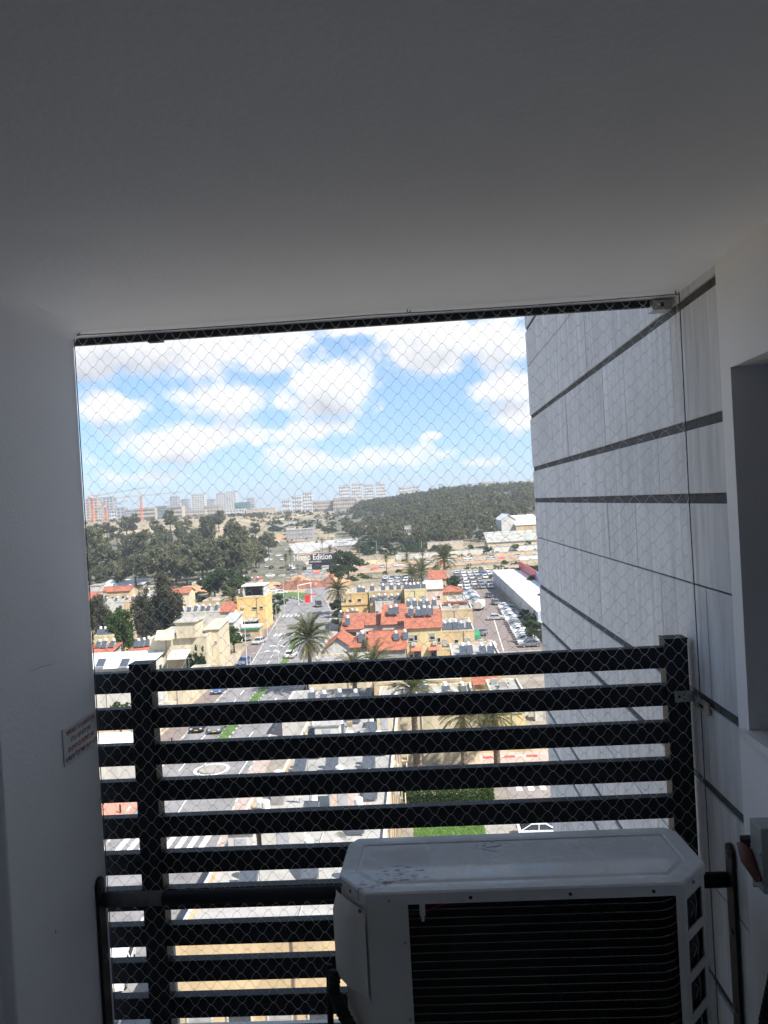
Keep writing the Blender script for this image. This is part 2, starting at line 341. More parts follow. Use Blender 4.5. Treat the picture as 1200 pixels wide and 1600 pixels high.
# wall on the west: a pilaster whose face stands 3 cm proud of the wall behind it
wl = MB().box(-1.6, LX-.03, -2.2, 1.735, FZ-1, CZ+.9, PAINT)
struct('wall_left', wl)
pil = struct('pilaster', MB().box(-1.6, LX, 1.735, 2.262, FZ-3, CZ+.9, PAINT)); bevel(pil, .006)
struct('wall_back', MB().box(-1.6, 1.4, -2.3, -2.2, FZ, CZ, PAINT))
for X_, ya, yb in ((LX, 1.735, 2.262), (LX-.03, -2.2, 1.735)):
    cv_ = MB(); r_ = .045; n_ = 9; k_ = cv_.mi(PAINT)
    for Y_ in (ya, yb):
        for q_ in range(n_): t_ = math.pi/2*q_/(n_-1); cv_.v.append((X_+r_-r_*math.cos(t_)*1.0, Y_, CZ-r_+r_*math.sin(t_)))
    for q_ in range(n_-1): cv_.f.append((q_, q_+1, n_+q_+1, n_+q_)); cv_.m.append(k_)
    struct('ceiling_cove', cv_, smooth=True)
# plaster wall on the east with a deep window recess
PX = RX-.008
w = MB()
w.box(PX, 1.4, 1.922, 1.985, FZ-.2, CZ+.2, PAINT)
w.box(PX, 1.4, .75, 1.922, 30.285, CZ+.2, PAINT)
w.box(PX, 1.4, .75, 1.922, FZ-.2, 29.372, PAINT)
w.box(PX, 1.4, -2.2, .75, FZ-.2, CZ+.2, PAINT)
w.box(1.15, 1.4, .75, 1.922, 29.372, 30.285, PAINT)
pw = struct('wall_right', w)
struct('window_sill', MB().box(PX-.018, 1.15, .75, 1.940, 29.372, 29.392, mat('sill_white', (.66, .67, .69), .35, .03)))
win = thing('window', 'grey window in the deep recess of the plaster wall', 'window')
MB().box(1.09, 1.13, .75, 1.922, 29.392, 30.285, mat('window_grey', (.10, .105, .115), .4, .05)).build('frame', win)
# the storeys above and below and the rooms behind, which keep the sun off the balcony
b = thing('apartment_tower', 'pale apartment tower that the balcony belongs to', 'building')
MB().box(-9, 12, -12, 1.9, CZ+.26, 33.8, WHITE).build('upper_storeys', b)  # unseen; top cut low to shorten the tower's shadow on the ground
MB().box(-9, 12, -12, 1.9, 0, FZ-.26, WHITE).build('lower_storeys', b)
MB().box(-9, -1.61, -12, 1.9, FZ-.255, CZ+.255, WHITE).build('side_room', b)
MB().box(1.41, 12, -12, 1.9, FZ-.255, CZ+.255, WHITE).build('side_room', b)
MB().box(-1.6, 1.4, 1.96, 2.40, CZ+.262, CZ+.6, CEIL).build('balcony_beam', b)

# ------------------------------------------------------------------ stone-clad wall
sw = thing('stone_wall', 'pale stone clad side wall with dark horizontal joints beside the balcony net', 'wall')
MB().box(RX+.009, 11.8, 1.99, 5.262, 0, 33.6, MORT).build('wall_core', sw)
joints = [(2.9, 'w'), (2.35, 't'), (1.85, 'w'), (1.42, 't'), (1.115, 'w'), (.868, 't'), (.525, 'w'), (.175, 'w'), (-.036, 'w'), (-.286, 't'), (-.617, 'w'), (-.870, 'w'), (-1.16, 't'), (-1.455, 'w'),
          (-1.66, 'w'), (-1.95, 't'), (-2.3, 'w'), (-2.6, 'w'), (-2.9, 't'), (-3.3, 'w'), (-3.6, 't'), (-4.0, 'w')]
vj = {(.525, .175): [2.37, 2.907, 3.233, 3.62, 4.02, 4.45, 4.9], (.175, -.036): [2.544, 3.093, 3.455, 3.9, 4.35, 4.8], (.868, .525): [2.536, 3.0, 3.502, 3.85, 4.187, 4.75],
      (-.036, -.286): [2.367, 2.85, 3.261, 3.767, 4.3, 4.8], (-.286, -.617): [2.187, 2.59, 3.022, 3.476, 4.05, 4.7]}
rs = random.Random(3)
for (za, ka), (zb, kb) in zip(joints, joints[1:]):
    ys = vj.get((za, zb))
    if ys is None:
        ys = []; y = 2.0+rs.uniform(.15, .5)
        while y < 5.0: ys.append(y); y += rs.uniform(.38, .56)
    ys = [1.986]+ys+[5.27]
    ga = .0145 if ka == 'w' else .0028; gb = .0145 if kb == 'w' else .0028
    for y0, y1 in zip(ys, ys[1:]):
        pr = rs.uniform(0, .002)
        p = MB().box(RX+pr, RX+.03, y0+.002, y1-.002, 30+zb+gb, 30+za-ga, STONE).build('stone_panel', sw)
        bevel(p, .0018, 1)

# ------------------------------------------------------------------ louvred fence
fe = thing('slatted_fence', 'black metal fence of horizontal slats closing the balcony front', 'fence')
for x0 in (-.915, .708):
    p = MB().box(x0, x0+.067, 2.312, 2.372, FZ, 29.545, BLACK).build('post', fe); bevel(p, .004)
    cbx = MB().box(x0-.001, x0+.068, 2.311, 2.373, 29.546, 29.551, BLACK).build('post_cap', fe); bevel(cbx, .002)
sl = MB()
for xa, xb in ((-1.12, .706),):
    pts = [(2.320, .0), (2.320, .040), (2.326, .0615), (2.360, .0615), (2.360, 0)]
    sl.prof(pts, 'x', xa, xb, BLACK)
slm = sl.mesh('slat')
for i in range(11):
    z = 29.462-.1126*i
    o = link('slat', slm, fe, (0, 0, z)); bevel(o, .0015, 1)
br = MB().box(.727, .79-.004, 2.303, 2.309, 29.363, 29.396, STEEL)
br.box(.780, .786, 2.19, 2.303, 29.352, 29.385, STEEL).build('bracket', fe)
for x, z in ((.738, 29.379), (.753, 29.385), (.753, 29.373)):
    MB().tube([(x, 2.303, z), (x, 2.300, z)], .0042 if x < .75 else .002, DARK, 8).build('bolt', fe)
MB().box(.7765, .7795, 2.225, 2.26, 29.364, 29.372, DARK).build('bolt_slot', fe)

# black track on the edge of the ceiling
tr = thing('shutter_track', 'black metal track running under the ceiling edge above the net', 'track')
MB().box(-1.12, .725, 2.335, 2.350, CZ-.021, CZ-.001, BLACK).build('rail', tr)
e = MB().box(.728, .785, 2.325, 2.375, CZ-.034, CZ-.004, STEEL); e.build('end_bracket', tr)
MB().box(.752, .760, 2.321, 2.324, CZ-.026, CZ-.012, DARK).build('slot', tr)
MB().box(-.80, -.755, 2.33, 2.35, CZ-.027, CZ-.0215, BLACK).build('clip', tr)

# ------------------------------------------------------------------ pigeon net
net = thing('pigeon_net', 'white knotted pigeon net stretched across the whole balcony opening', 'net')
P = .0468; NY = 2.25
def npos(i, j):
    x = -.985+(i+.5*(j % 2))*P; z = CZ-.012-j*P*.49
    a = math.sin(x*3.1+z*2.3); b_ = math.sin(x*2.2-z*3.7+1)
    dz = -.006*math.sin((x+1)/1.78*math.pi)+.004*a; dx = .005*b_+.002*math.sin(z*9)
    rr = random.Random(i*7919+j*104729)
    return Vector((min(.776, x+dx+rr.uniform(-.0016, .0016)), NY+.012*math.sin((x+1)*1.9)*math.sin((z-28)*1.3)+rr.uniform(-.002, .002), z+dz+rr.uniform(-.0016, .0016)))
cols = 38; rows = 96
cm = MB()
for j in range(rows):
    for i in range(cols+1):
        p = npos(i, j)
        for di in ((0, 1) if j % 2 else (-1, 0)):
            k = i+di
            if k < 0 or k > cols or j == rows-1: continue
            q = npos(k, j+1); d = q-p
            n_ = Vector((-d.z, 0, d.x)).normalized()
            sg = 1 if d.x > 0 else -1
            pts = [p+d*t+n_*(sg*.0021*math.sin(2*math.pi*t)) for t in (0, .25, .5, .75, 1)]
            cm.tube(pts, .00044, CORD, 3, cap=False)
        s_ = .001
        cm.add([p+Vector(v)*s_ for v in ((1, 0, 0), (-1, 0, 0), (0, 1, 0), (0, -1, 0), (0, 0, 1), (0, 0, -1))],
               [(0, 2, 4), (2, 1, 4), (1, 3, 4), (3, 0, 4), (2, 0, 5), (1, 2, 5), (3, 1, 5), (0, 3, 5)], CORD)
tag(cm.build('mesh', net), kind='stuff')
top = [(-.993+t*(.775+.993), NY, CZ-.010-.0035*math.sin(min(1, abs(t*2-1 if t > .5 else t*2))*math.pi)) for t in [k/40 for k in range(41)]]
MB().tube(top, .0016, DULL, 6).build('cable', net)
MB().tube([(.782, NY, CZ-.008), (.781, NY+.004, 30), (.782, NY, 29.3), (.784, NY, FZ)], .0017, DULL, 6).build('cable', net)
MB().tube([(-.994, NY, CZ-.008), (-.9935, NY, 29.5), (-.994, NY, FZ)], .0014, DULL, 6).build('cable', net)
for x in (-.985, .0, .772):
    MB().tube([(x, NY, CZ), (x, NY, CZ-.006), (x+.005, NY-.004, CZ-.013), (x+.010, NY, CZ-.011), (x+.008, NY, CZ-.004)], .0016, DULL, 6).build('hook', net)
MB().tube([(-.999, NY-.01, 29.165), (-.99, NY-.012, 29.17), (-.986, NY-.008, 29.155), (-.992, NY-.006, 29.146)], .0016, DULL, 6).build('hook', net)

# ------------------------------------------------------------------ support frame
sf = thing('support_frame', 'black steel tube with wall plates holding the outdoor unit', 'metal frame')
A = Vector((LX+.012, 2.215, 28.878)); B = Vector((RX-.014, 2.108, 28.93))
MB().tube([A+(B-A)*.10, B], .0205, BLACK, 20).build('tube', sf, smooth=True)
MB().tube([A, A+(B-A)*.102], .0212, DULL, 20).build('sleeve', sf, smooth=True)
for X, yc, z1, s in ((LX, 2.197, 28.955, 1), (RX, 2.094, 29.035, -1)):
    pts = []
    for k in range(9):
        t = math.pi*k/8; pts.append((yc+.024*math.cos(t), z1-.024+.024*math.sin(t)))
    pts += [(yc-.024, FZ+.01), (yc+.024, FZ+.01)]
    pl = MB().prof(pts, 'x', X+s*.001, X+s*.011, BLACK).build('wall_plate', sf); bevel(pl, .002, 2)
    for z in (z1-.028, z1-.24, z1-.45):
        bo = MB().tube([(X+s*.011, yc, z), (X+s*.017, yc, z)], .0085, DULL, 6); bo.tube([(X+s*.011, yc, z), (X+s*.0135, yc, z)], .012, DULL, 12)
        bo.build('bolt', sf)

# ------------------------------------------------------------------ air conditioner
ac = thing('air_conditioner', 'pale grey outdoor air conditioner unit with dusty top and dark finned back', 'air conditioner')
Zt = 29.092; Zf = Zt-.029; Zb = 28.44
O = [(-.176, 1.78), (.558, 1.78), (.641, 1.876), (.634, 2.05), (.610, 2.08), (-.215, 2.08), (-.238, 2.05), (-.246, 1.876)]
cx, cy = .2, 1.93
def inset(P_, d):
    res = []; n = len(P_)
    for i in range(n):
        p0, p1, p2 = Vector(P_[i-1]), Vector(P_[i]), Vector(P_[(i+1) % n])
        a = (p1-p0).normalized(); c = (p2-p1).normalized()
        n1 = Vector((-a.y, a.x)); n2 = Vector((-c.y, c.x)); bis = (n1+n2).normalized()
        res.append(p1+bis*(d/max(.3, bis.dot(n1))))
    return [(p.x, p.y) for p in res]
tp = MB(); n = 8
rings = [(O, Zf), (O, Zt-.004), (inset(O, .004), Zt), (inset(O, .040), Zt-.0005), (inset(O, .043), Zt-.003), (inset(O, .046), Zt-.002), (inset(O, .052), Zt+.0008)]
for P_, z in rings: tp.v += [(p[0], p[1], z) for p in P_]
ACTOP = mat('cabinet_top', (.70, .71, .73), .2, .05, 5, .05, bscale=9, coat=.5)
def smear(m):
    nt = m.node_tree; L = nt.links.new; b = nt.nodes['Principled BSDF']; tc = nn(nt, 'ShaderNodeTexCoord')
    # dried rain: broad dull patches change the gloss, thin dark dashes of dirt sit inside two of them
    n1 = nn(nt, 'ShaderNodeTexNoise'); n1.inputs['Scale'].default_value = 5.5; n1.inputs['Detail'].default_value = 7; n1.inputs['Roughness'].default_value = .65; L(tc.outputs['Object'], n1.inputs['Vector'])
    r1 = nn(nt, 'ShaderNodeMapRange'); r1.inputs['From Min'].default_value = .4; r1.inputs['From Max'].default_value = .62; r1.inputs['To Min'].default_value = .10; r1.inputs['To Max'].default_value = .5; L(n1.outputs['Fac'], r1.inputs['Value']); L(r1.outputs[0], b.inputs['Roughness'])
    mp = nn(nt, 'ShaderNodeMapping'); mp.inputs['Rotation'].default_value = (0, 0, R(-35)); mp.inputs['Scale'].default_value = (38, 130, 1); L(tc.outputs['Object'], mp.inputs['Vector'])
    n2 = nn(nt, 'ShaderNodeTexNoise'); n2.inputs['Scale'].default_value = 1; n2.inputs['Detail'].default_value = 3; L(mp.outputs[0], n2.inputs['Vector'])
    r2 = nn(nt, 'ShaderNodeMapRange'); r2.inputs['From Min'].default_value = .55; r2.inputs['From Max'].default_value = .62; L(n2.outputs['Fac'], r2.inputs['Value'])
    prev = None
    for x, y, rx, ry in ((-.09, 1.865, .09, .055), (.14, 2.00, .055, .035), (-.16, 1.82, .05, .03)):
        a = nn(nt, 'ShaderNodeVectorMath', operation='SUBTRACT'); a.inputs[1].default_value = (x, y, Zt); L(tc.outputs['Object'], a.inputs[0])
        c = nn(nt, 'ShaderNodeVectorMath', operation='MULTIPLY'); c.inputs[1].default_value = (1/rx, 1/ry, 0); L(a.outputs[0], c.inputs[0])
        d_ = nn(nt, 'ShaderNodeVectorMath', operation='LENGTH'); L(c.outputs[0], d_.inputs[0])
        e = nn(nt, 'ShaderNodeMapRange', interpolation_type='SMOOTHSTEP'); e.inputs['From Min'].default_value = 1.1; e.inputs['From Max'].default_value = .6; L(d_.outputs['Value'], e.inputs['Value'])
        if prev is None: prev = e.outputs[0]
        else: q_ = nn(nt, 'ShaderNodeMath', operation='MAXIMUM'); L(prev, q_.inputs[0]); L(e.outputs[0], q_.inputs[1]); prev = q_.outputs[0]
    mm = nn(nt, 'ShaderNodeMath', operation='MULTIPLY'); L(prev, mm.inputs[0]); L(r2.outputs[0], mm.inputs[1])
    mx = nn(nt, 'ShaderNodeMix'); mx.data_type = 'RGBA'; L(mm.outputs[0], mx.inputs[0]); src = b.inputs['Base Color'].links[0].from_socket; L(src, mx.inputs[6]); mx.inputs[7].default_value = (.06, .055, .06, 1)
    m2 = nn(nt, 'ShaderNodeMix'); m2.data_type = 'RGBA'; r3 = nn(nt, 'ShaderNodeMapRange'); r3.inputs['From Min'].default_value = .45; r3.inputs['From Max'].default_value = .75; r3.inputs['To Max'].default_value = .5; L(n1.outputs['Fac'], r3.inputs['Value'])
    L(r3.outputs[0], m2.inputs[0]); L(mx.outputs[2], m2.inputs[6]); m2.inputs[7].default_value = (.45, .45, .46, 1); L(m2.outputs[2], b.inputs['Base Color'])
smear(ACTOP)
i_ = tp.mi(ACTOP)
for k in range(len(rings)-1):
    for q in range(n):
        tp.f.append((k*n+q, k*n+(q+1) % n, (k+1)*n+(q+1) % n, (k+1)*n+q)); tp.m.append(i_)
tp.f.append(tuple(range((len(rings)-1)*n, len(rings)*n))); tp.m.append(i_)
tp.f.append(tuple(range(n))[::-1]); tp.m.append(i_)
tp.build('top_cover', ac)
for sx, sy in ((.21, 1.95), (.285, 1.985)):
    dp = MB(); N = 10
    dp.v = [(sx, sy, Zt+.0016)]+[(sx+.012*math.cos(2*math.pi*k/N), sy+.012*math.sin(2*math.pi*k/N), Zt-.0009) for k in range(N)]
    dp.f = [(0, 1+k, 1+(k+1) % N) for k in range(N)]; dp.m = [dp.mi(ACTOP)]*N; dp.build('dimple', ac, smooth=True)
# cabinet: walls round the outline, open where the coil shows
I_ = inset(O, .003)
cab = MB()
def wallseg(p, q, z0, z1):
    a = Vector((p[0], p[1], 0)); c = Vector((q[0], q[1], 0)); nrm = Vector((-(c-a).y, (c-a).x, 0)).normalized()*.003
    cab.add([(a.x, a.y, z0), (c.x, c.y, z0), (c.x, c.y, z1), (a.x, a.y, z1), (a.x+nrm.x, a.y+nrm.y, z0), (c.x+nrm.x, c.y+nrm.y, z0), (c.x+nrm.x, c.y+nrm.y, z1), (a.x+nrm.x, a.y+nrm.y, z1)],
            [(0, 1, 2, 3), (7, 6, 5, 4), (0, 4, 5, 1), (1, 5, 6, 2), (3, 2, 6, 7), (0, 3, 7, 4)], ACW)
cxl, cxr = -.077, .541
fy = I_[0][1]
wallseg(I_[0], (cxl, fy), Zb, Zf); wallseg((cxr, fy), I_[1], Zb, Zf); wallseg((cxl, fy), (cxr, fy), Zb, Zb+.05)
for k in range(2, 8): wallseg(I_[k], I_[(k+1) % 8], Zb, Zf)
# chamfer on the east with three openings
a, c = Vector(I_[1]), Vector(I_[2]); d = c-a
def cp(t): return a+d*t
wallseg(cp(0), cp(.16), Zb, Zf); wallseg(cp(.86), cp(1), Zb, Zf)
vz = [(Zf-.020, Zf-.095), (Zf-.118, Zf-.193), (Zf-.216, Zf-.291), (Zf-.314, Zf-.389), (Zf-.412, Zf-.487)]
zs = Zf
for za, zb in vz: wallseg(cp(.16), cp(.86), za, zs); zs = zb
wallseg(cp(.16), cp(.86), Zb, zs)
cab.prism(inset(O, .01), Zb, Zb+.01, ACW)
cab.build('cabinet', ac)
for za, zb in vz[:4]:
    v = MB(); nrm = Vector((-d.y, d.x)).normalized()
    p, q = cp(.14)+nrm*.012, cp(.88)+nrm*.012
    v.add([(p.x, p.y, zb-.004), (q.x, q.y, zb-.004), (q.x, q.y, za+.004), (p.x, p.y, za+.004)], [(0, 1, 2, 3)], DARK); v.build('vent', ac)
    wv = MB(); m_ = cp(.62)+nrm*.006
    wv.tube([(m_.x, m_.y, zb), (m_.x+.004, m_.y, (za+zb)/2), (m_.x, m_.y, za)], .0012, STEEL, 5)
    m2 = cp(.45)+nrm*.006
    wv.tube([(m2.x, m2.y, zb+.02), (m_.x, m_.y, zb+.035), (m2.x, m2.y, zb+.055)], .0009, STEEL, 5); wv.build('wire', ac)
FIN = mat('coil_fins', (.05, .053, .06), .45, .3, 6, metal=.3)
coil = MB().box(cxl-.02, cxr+.01, fy+.022, fy+.05, Zb+.02, Zf+.0, FIN)
coil.build('coil', ac)
fm = MB().box(0, .0008, fy+.016, fy+.022, Zb+.03, Zf-.001, FIN).mesh('fins')
fin = MB()
for k in range(150): x = cxl+.004+k*.0041; fin.box(x, x+.0007, fy+.014, fy+.0215, Zb+.03, Zf-.001, FIN)
tag(fin.build('fins', ac), kind='stuff')
for k in range(27):
    z = Zf-.018-.0205*k
    if z < Zb+.06: break
    pts = [(cxl-.01, fy+.006, z), (cxr-.06, fy+.005, z), (cxr-.03, fy+.006, z+.0006), (cxr-.010, fy+.010, z+.004), (cxr+.004, fy+.018, z+.008)]
    MB().tube(pts, .0014, WIRE, 6).build('guard_wire', ac)
sn = MB().tube([(cxl, fy+.003, Zf-.024), (cxl+.035, fy+.002, Zf-.024), (cxl+.06, fy+.003, Zf-.012), (cxl+.10, fy+.006, Zf-.001)], .0015, mat('red_wire', (.30, .03, .03), .5, .1), 6); sn.build('sensor_wire', ac)
MB().box(cxl+.027, cxl+.040, fy-.001, fy+.008, Zf-.030, Zf-.001, ACW).box(cxl+.030, cxl+.037, fy-.001, fy+.008, Zf-.042, Zf-.030, ACW).build('sensor_clip', ac)
for x, z in ((-.12, Zt-.019), (.07, Zt-.017), (.30, Zt-.017), (.49, Zt-.017), (-.088, Zt-.118), (-.086, Zt-.30)):
    sm = STEEL if x < 0 else DARK
    MB().tube([(x, 1.781, z), (x, 1.7785, z)], .0042, sm, 8).build('screw', ac)
a2, c2 = Vector(O[7]), Vector(O[0]); d2 = c2-a2; n2_ = Vector((d2.y, -d2.x)).normalized()
for t, z in ((.45, Zt-.019), (.08, Zt-.021)):
    p = a2+d2*t; MB().tube([(p.x, p.y, z), (p.x+n2_.x*.003, p.y+n2_.y*.003, z)], .004, DULL, 8).build('screw', ac)
p = cp(.4)-Vector((-d.y, d.x)).normalized()*.004; MB().tube([(p.x, p.y, Zt-.017), (p.x+.002, p.y-.002, Zt-.017)], .004, DULL, 8).build('screw', ac)
# service cover: a moulded box on the west chamfer
ux = d2.normalized()
def cpt(t, out_, z): p = a2+d2*t+n2_*out_; return (p.x, p.y, z)
sv = MB(); zt_, zb_ = Zf-.012, Zf-.215
pr = [(-.14, .001), (-.08, .014), (.0, .021), (.50, .025), (.64, .018), (.74, .007), (1.03, .0045)]
lev = [(zt_, .15), (zt_-.012, .35), (zt_-.035, 1), (zb_+.02, 1), (zb_, .8), (zb_-.012, .1)]
for z, k in lev: sv.v += [cpt(t, .002+o*k, z) for t, o in pr]
ii = sv.mi(ACW); n = len(pr)
for j in range(len(lev)-1):
    for q in range(n-1): sv.f.append((j*n+q, (j+1)*n+q, (j+1)*n+q+1, j*n+q+1)); sv.m.append(ii)
cov = sv.build('service_cover', ac, smooth=True); bevel(cov, .004, 2)
MB().tube([cpt(.88, .006, Zf-.015), cpt(.88, .010, Zf-.015)], .0045, DULL, 8).build('screw', ac)
hp = [cpt(-.1, .02, zb_+.01), cpt(0, .035, zb_-.03), cpt(.3, .03, zb_-.07), cpt(.7, .02, zb_-.12), cpt(.9, .02, zb_-.22), cpt(.9, .02, Zb)]
hp = [Vector(x) for x in hp]
hose = []
for a_, b_ in zip(hp, hp[1:]):
    for k in range(12): hose.append(a_+(b_-a_)*k/12)
MB().tube(hose, [.017 if k % 2 else .0145 for k in range(len(hose))], RUB, 10).build('drain_hose', ac)
MB().tube([cpt(-.35, .02, zb_+.01), cpt(-.25, .03, zb_-.06), cpt(-.3, .03, zb_-.2)], .008, RUB, 8).build('pipe', ac)
for x in (-.1, .48): MB().box(x, x+.06, 1.84, 2.02, FZ, Zb, RUB).build('foot', ac)

# ------------------------------------------------------------------ warning sign on the pilaster
sg = thing('warning_sign', 'small grey sign with four lines of red Hebrew print on the pilaster', 'sign')
sgb = MB().box(LX+.0008, LX+.0038, 2.035, 2.250, 29.335, 29.436, SIGNW).build('board', sg); bevel(sgb, .001, 1)
lines = ["אין להישען על המסתור", "אין לטפס עליו", "אין לתלות בו חפצים", "ללא ייעוץ אדריכלי והנדסי"]
wd = [.185, .125, .165, .205]
for k, t in enumerate(lines):
    cu = bpy.data.curves.new('sign_text', 'FONT'); cu.body = t[::-1]; cu.size = .019; cu.align_x = 'CENTER'; cu.extrude = .0001; cu.offset = .0004
    cu.materials.append((SIGNR, SIGNP, SIGNR, SIGNP)[k])
    me = font_mesh(cu); o = link('lettering', me, sg); xs_ = [v.co.x for v in me.vertices]
    o.scale = (wd[k]/(max(xs_)-min(xs_)), 1, 1)
    o.location = (LX+.0042, 2.142, 29.414-.0235*k); o.rotation_euler = (R(90), 0, R(90))

sp = [atX(px, py, LX+.0003) for px, py in ((48, 1049), (56, 1046), (64, 1042), (72, 1040), (80, 1038), (86, 1034))]
MB().tube(sp, [.0002, .0005, .0004, .0005, .0004, .0002], DULL, 4).build('scratch', pil)
# ------------------------------------------------------------------ isolator switch box
sb = thing('switch_box', 'grey electrical isolator box with a reddish handle on the plaster wall', 'switch box')
GREYP = mat('grey_plastic', (.26, .29, .29), .5, .05, 4); bx0 = .70
q1 = atX(1170, 1277, bx0); q2 = atX(1189, 1295, bx0); qb = atX(1190, 1394, bx0)
pts = [(q2.y, q1.z), (q1.y, q1.z), (q1.y+.002, q1.z-.16), (q1.y-.02, qb.z), (q2.y, qb.z)]
o = MB().prof(pts, 'x', bx0, PX-.001, GREYP).build('housing', sb); bevel(o, .004, 2)
MB().box(bx0-.003, bx0+.03, q2.y+.005, q1.y-.005, q1.z-.062, q1.z-.054, GREYP).build('lip', sb)
HM = mat('handle_red', (.17, .075, .06), .6, .25, 20)
hd = MB().tube([(bx0-.014, q1.y+.012, q1.z-.062), (bx0-.012, q1.y-.012, q1.z-.088), (bx0-.006, q1.y-.05, q1.z-.118)], [.012, .016, .008], HM, 10); hd.build('handle', sb, smooth=True)
MB().tube([(bx0-.014, q1.y+.014, q1.z-.060), (bx0+.004, q1.y+.005, q1.z-.056)], .013, RUB, 10).build('pivot', sb)
cond = thing('conduit', 'black corrugated conduit coming up the plaster wall in the corner', 'conduit')
cc = atX(1198, 1500, .74); c3 = atX(1192, 1600, .74)
pp = [Vector((.765, cc.y-.045, cc.z+.01)), Vector((.75, cc.y-.02, cc.z-.02)), Vector((.745, c3.y, c3.z)), Vector((.745, c3.y, FZ))]
path = []
for a_, b_ in zip(pp, pp[1:]):
    nk = max(4, int((b_-a_).length/.005))
    for k in range(nk): path.append(a_+(b_-a_)*k/nk)
MB().tube(path, [.016 if (k//2) % 2 else .0135 for k in range(len(path))], RUB, 10).build('hose', cond)
# ================================================================== the land
def build_ground():
    ang = []
    a = -180.0
    while a < 180: ang.append(a); a += .8 if -48 < a < 40 else 6
    rad = [0]+[12*1.13**k for k in range(27)]
    r_ = rad[-1]
    while r_ < 1900: r_ += 24; rad.append(r_)
    while r_ < 4500: r_ *= 1.16; rad.append(min(r_, 4500))
    me = MB(); n = len(ang); me.mi(mat('ground_earth', (.31, .24, .16), .95, .30, .035, .4, bscale=.6, tint=(.16, .16, .10)))
    for r_ in rad:
        for a in ang:
            x, y = r_*math.sin(R(a)), r_*math.cos(R(a)); me.v.append((x, y, hgt(x, y)-(0 if r_ < 300 else .05)))
    for i in range(len(rad)-1):
        for j in range(n): me.f.append((i*n+j, i*n+(j+1) % n, (i+1)*n+(j+1) % n, (i+1)*n+j)); me.m.append(0)
    struct('ground', me)
build_ground()
def drape(name, left, right, m, dz=.02, kind='structure', step=8.0, par=None):
    """a sheet between two polylines (equal point counts), draped on the land"""
    me = MB(); k = me.mi(m); rows = []
    for (a, b), (c, d) in zip(zip(left, right), zip(left[1:], right[1:])):
        n = max(1, int(max(math.dist(a, c), math.dist(b, d))/step))
        for q in range(n): t = q/n; rows.append(((a[0]+(c[0]-a[0])*t, a[1]+(c[1]-a[1])*t), (b[0]+(d[0]-b[0])*t, b[1]+(d[1]-b[1])*t)))
    rows.append((left[-1], right[-1]))
    w = max(1, int(max(math.dist(a, b) for a, b in rows)/(step*1.5)))
    for a, b in rows:
        for q in range(w+1):
            t = q/w; x, y = a[0]+(b[0]-a[0])*t, a[1]+(b[1]-a[1])*t; me.v.append((x, y, hgt(x, y)+dz))
    for i in range(len(rows)-1):
        for q in range(w): s = i*(w+1)+q; me.f.append((s, s+1, s+w+2, s+w+1)); me.m.append(k)
    o = me.build(name, par)
    if kind: tag(o, kind=kind)
    return o
def band(name, line, width, m, dz=.02, **k):
    L_, R_ = [], []
    for i, p in enumerate(line):
        a = line[max(0, i-1)]; b = line[min(len(line)-1, i+1)]; d = Vector((b[0]-a[0], b[1]-a[1])).normalized(); nx, ny = -d.y, d.x
        L_.append((p[0]+nx*width/2, p[1]+ny*width/2)); R_.append((p[0]-nx*width/2, p[1]-ny*width/2))
    return drape(name, L_, R_, m, dz, **k)
def lerp_line(line, y):
    for a, b in zip(line, line[1:]):
        if a[1] <= y <= b[1]: t = (y-a[1])/(b[1]-a[1]); return a[0]+(b[0]-a[0])*t
    return line[0][0] if y < line[0][1] else line[-1][0]
# the block below: pale yard ground, street, pavements
drape('yard_ground', [(-22, 20), (-21, 68), (-22, 150), (-24, 200), (-30, 245)], [(40, 20), (40, 68), (40, 150), (40, 200), (40, 322)], mat('yard_concrete', (.24, .21, .175), .92, .26, .22, .2, bscale=8), .01)
drape('bounce_sheet', [(-13.5, 6), (-13.5, 36)], [(40, 6), (40, 36)], mat('bounce_pale', (.6, .58, .55), .9, .12, 1), .03)  # unseen pale sheet added to bounce sunlight up to the balcony ceiling
LE = [(-20, 24), (-24, 44), (-30, 66), (-33, 89), (-33.5, 105), (-34.5, 150), (-37, 176), (-41, 218), (-46, 243), (-62, 268)]
RE = [(-13.9, 24), (-14.6, 44), (-19.6, 66), (-21.3, 89), (-21.6, 120), (-21.7, 150), (-22.7, 181), (-27, 220), (-31, 243), (-36, 268)]
drape('road', LE, RE, ASPH, .03)
band('road', [(-36, 240), (-39, 290), (-44.5, 325), (-50, 350)], 9, ASPH, .034)
band('road', [(-45, 262), (-60, 262), (-80, 270), (-110, 284)], 9, ASPH, .038)
# cross street near the tower
band('road', [(-60, 66), (-28, 68)], 9, ASPH, .034)
drape('pavement', [(x-3.4, y) for x, y in LE[:8]], [(x-.05, y) for x, y in LE[:8]], BRICKP, .13)
drape('pavement', [(x+.05, y) for x, y in RE[2:9]], [(x+2.0, y) for x, y in RE[2:9]], mat('pink_paving', (.36, .29, .26), .9, .15, 1), .13)
def kerb(line, name='kerb', w=.22, seg=1.2, h=.15, off=0):
    a, b = MB(), MB(); k = 0
    for p, q in zip(line, line[1:]):
        p, q = Vector(p), Vector(q); n = max(1, int((q-p).length/seg)); d = (q-p)/n; nx = Vector((-d.y, d.x)).normalized()*w/2
        for i in range(n):
            u, v = p+d*i, p+d*(i+1); z = hgt(u.x, u.y)
            (a if k % 2 else b).prism([u-nx, v-nx, v+nx, u+nx], z, z+h, off[k % 2]); k += 1
    for mb in (a, b):
        if mb.v: tag(mb.build(name), kind='structure')
kerb(LE[:8], off=(WHITE, CONC)); kerb(RE[:9], off=(WHITE, CONC))
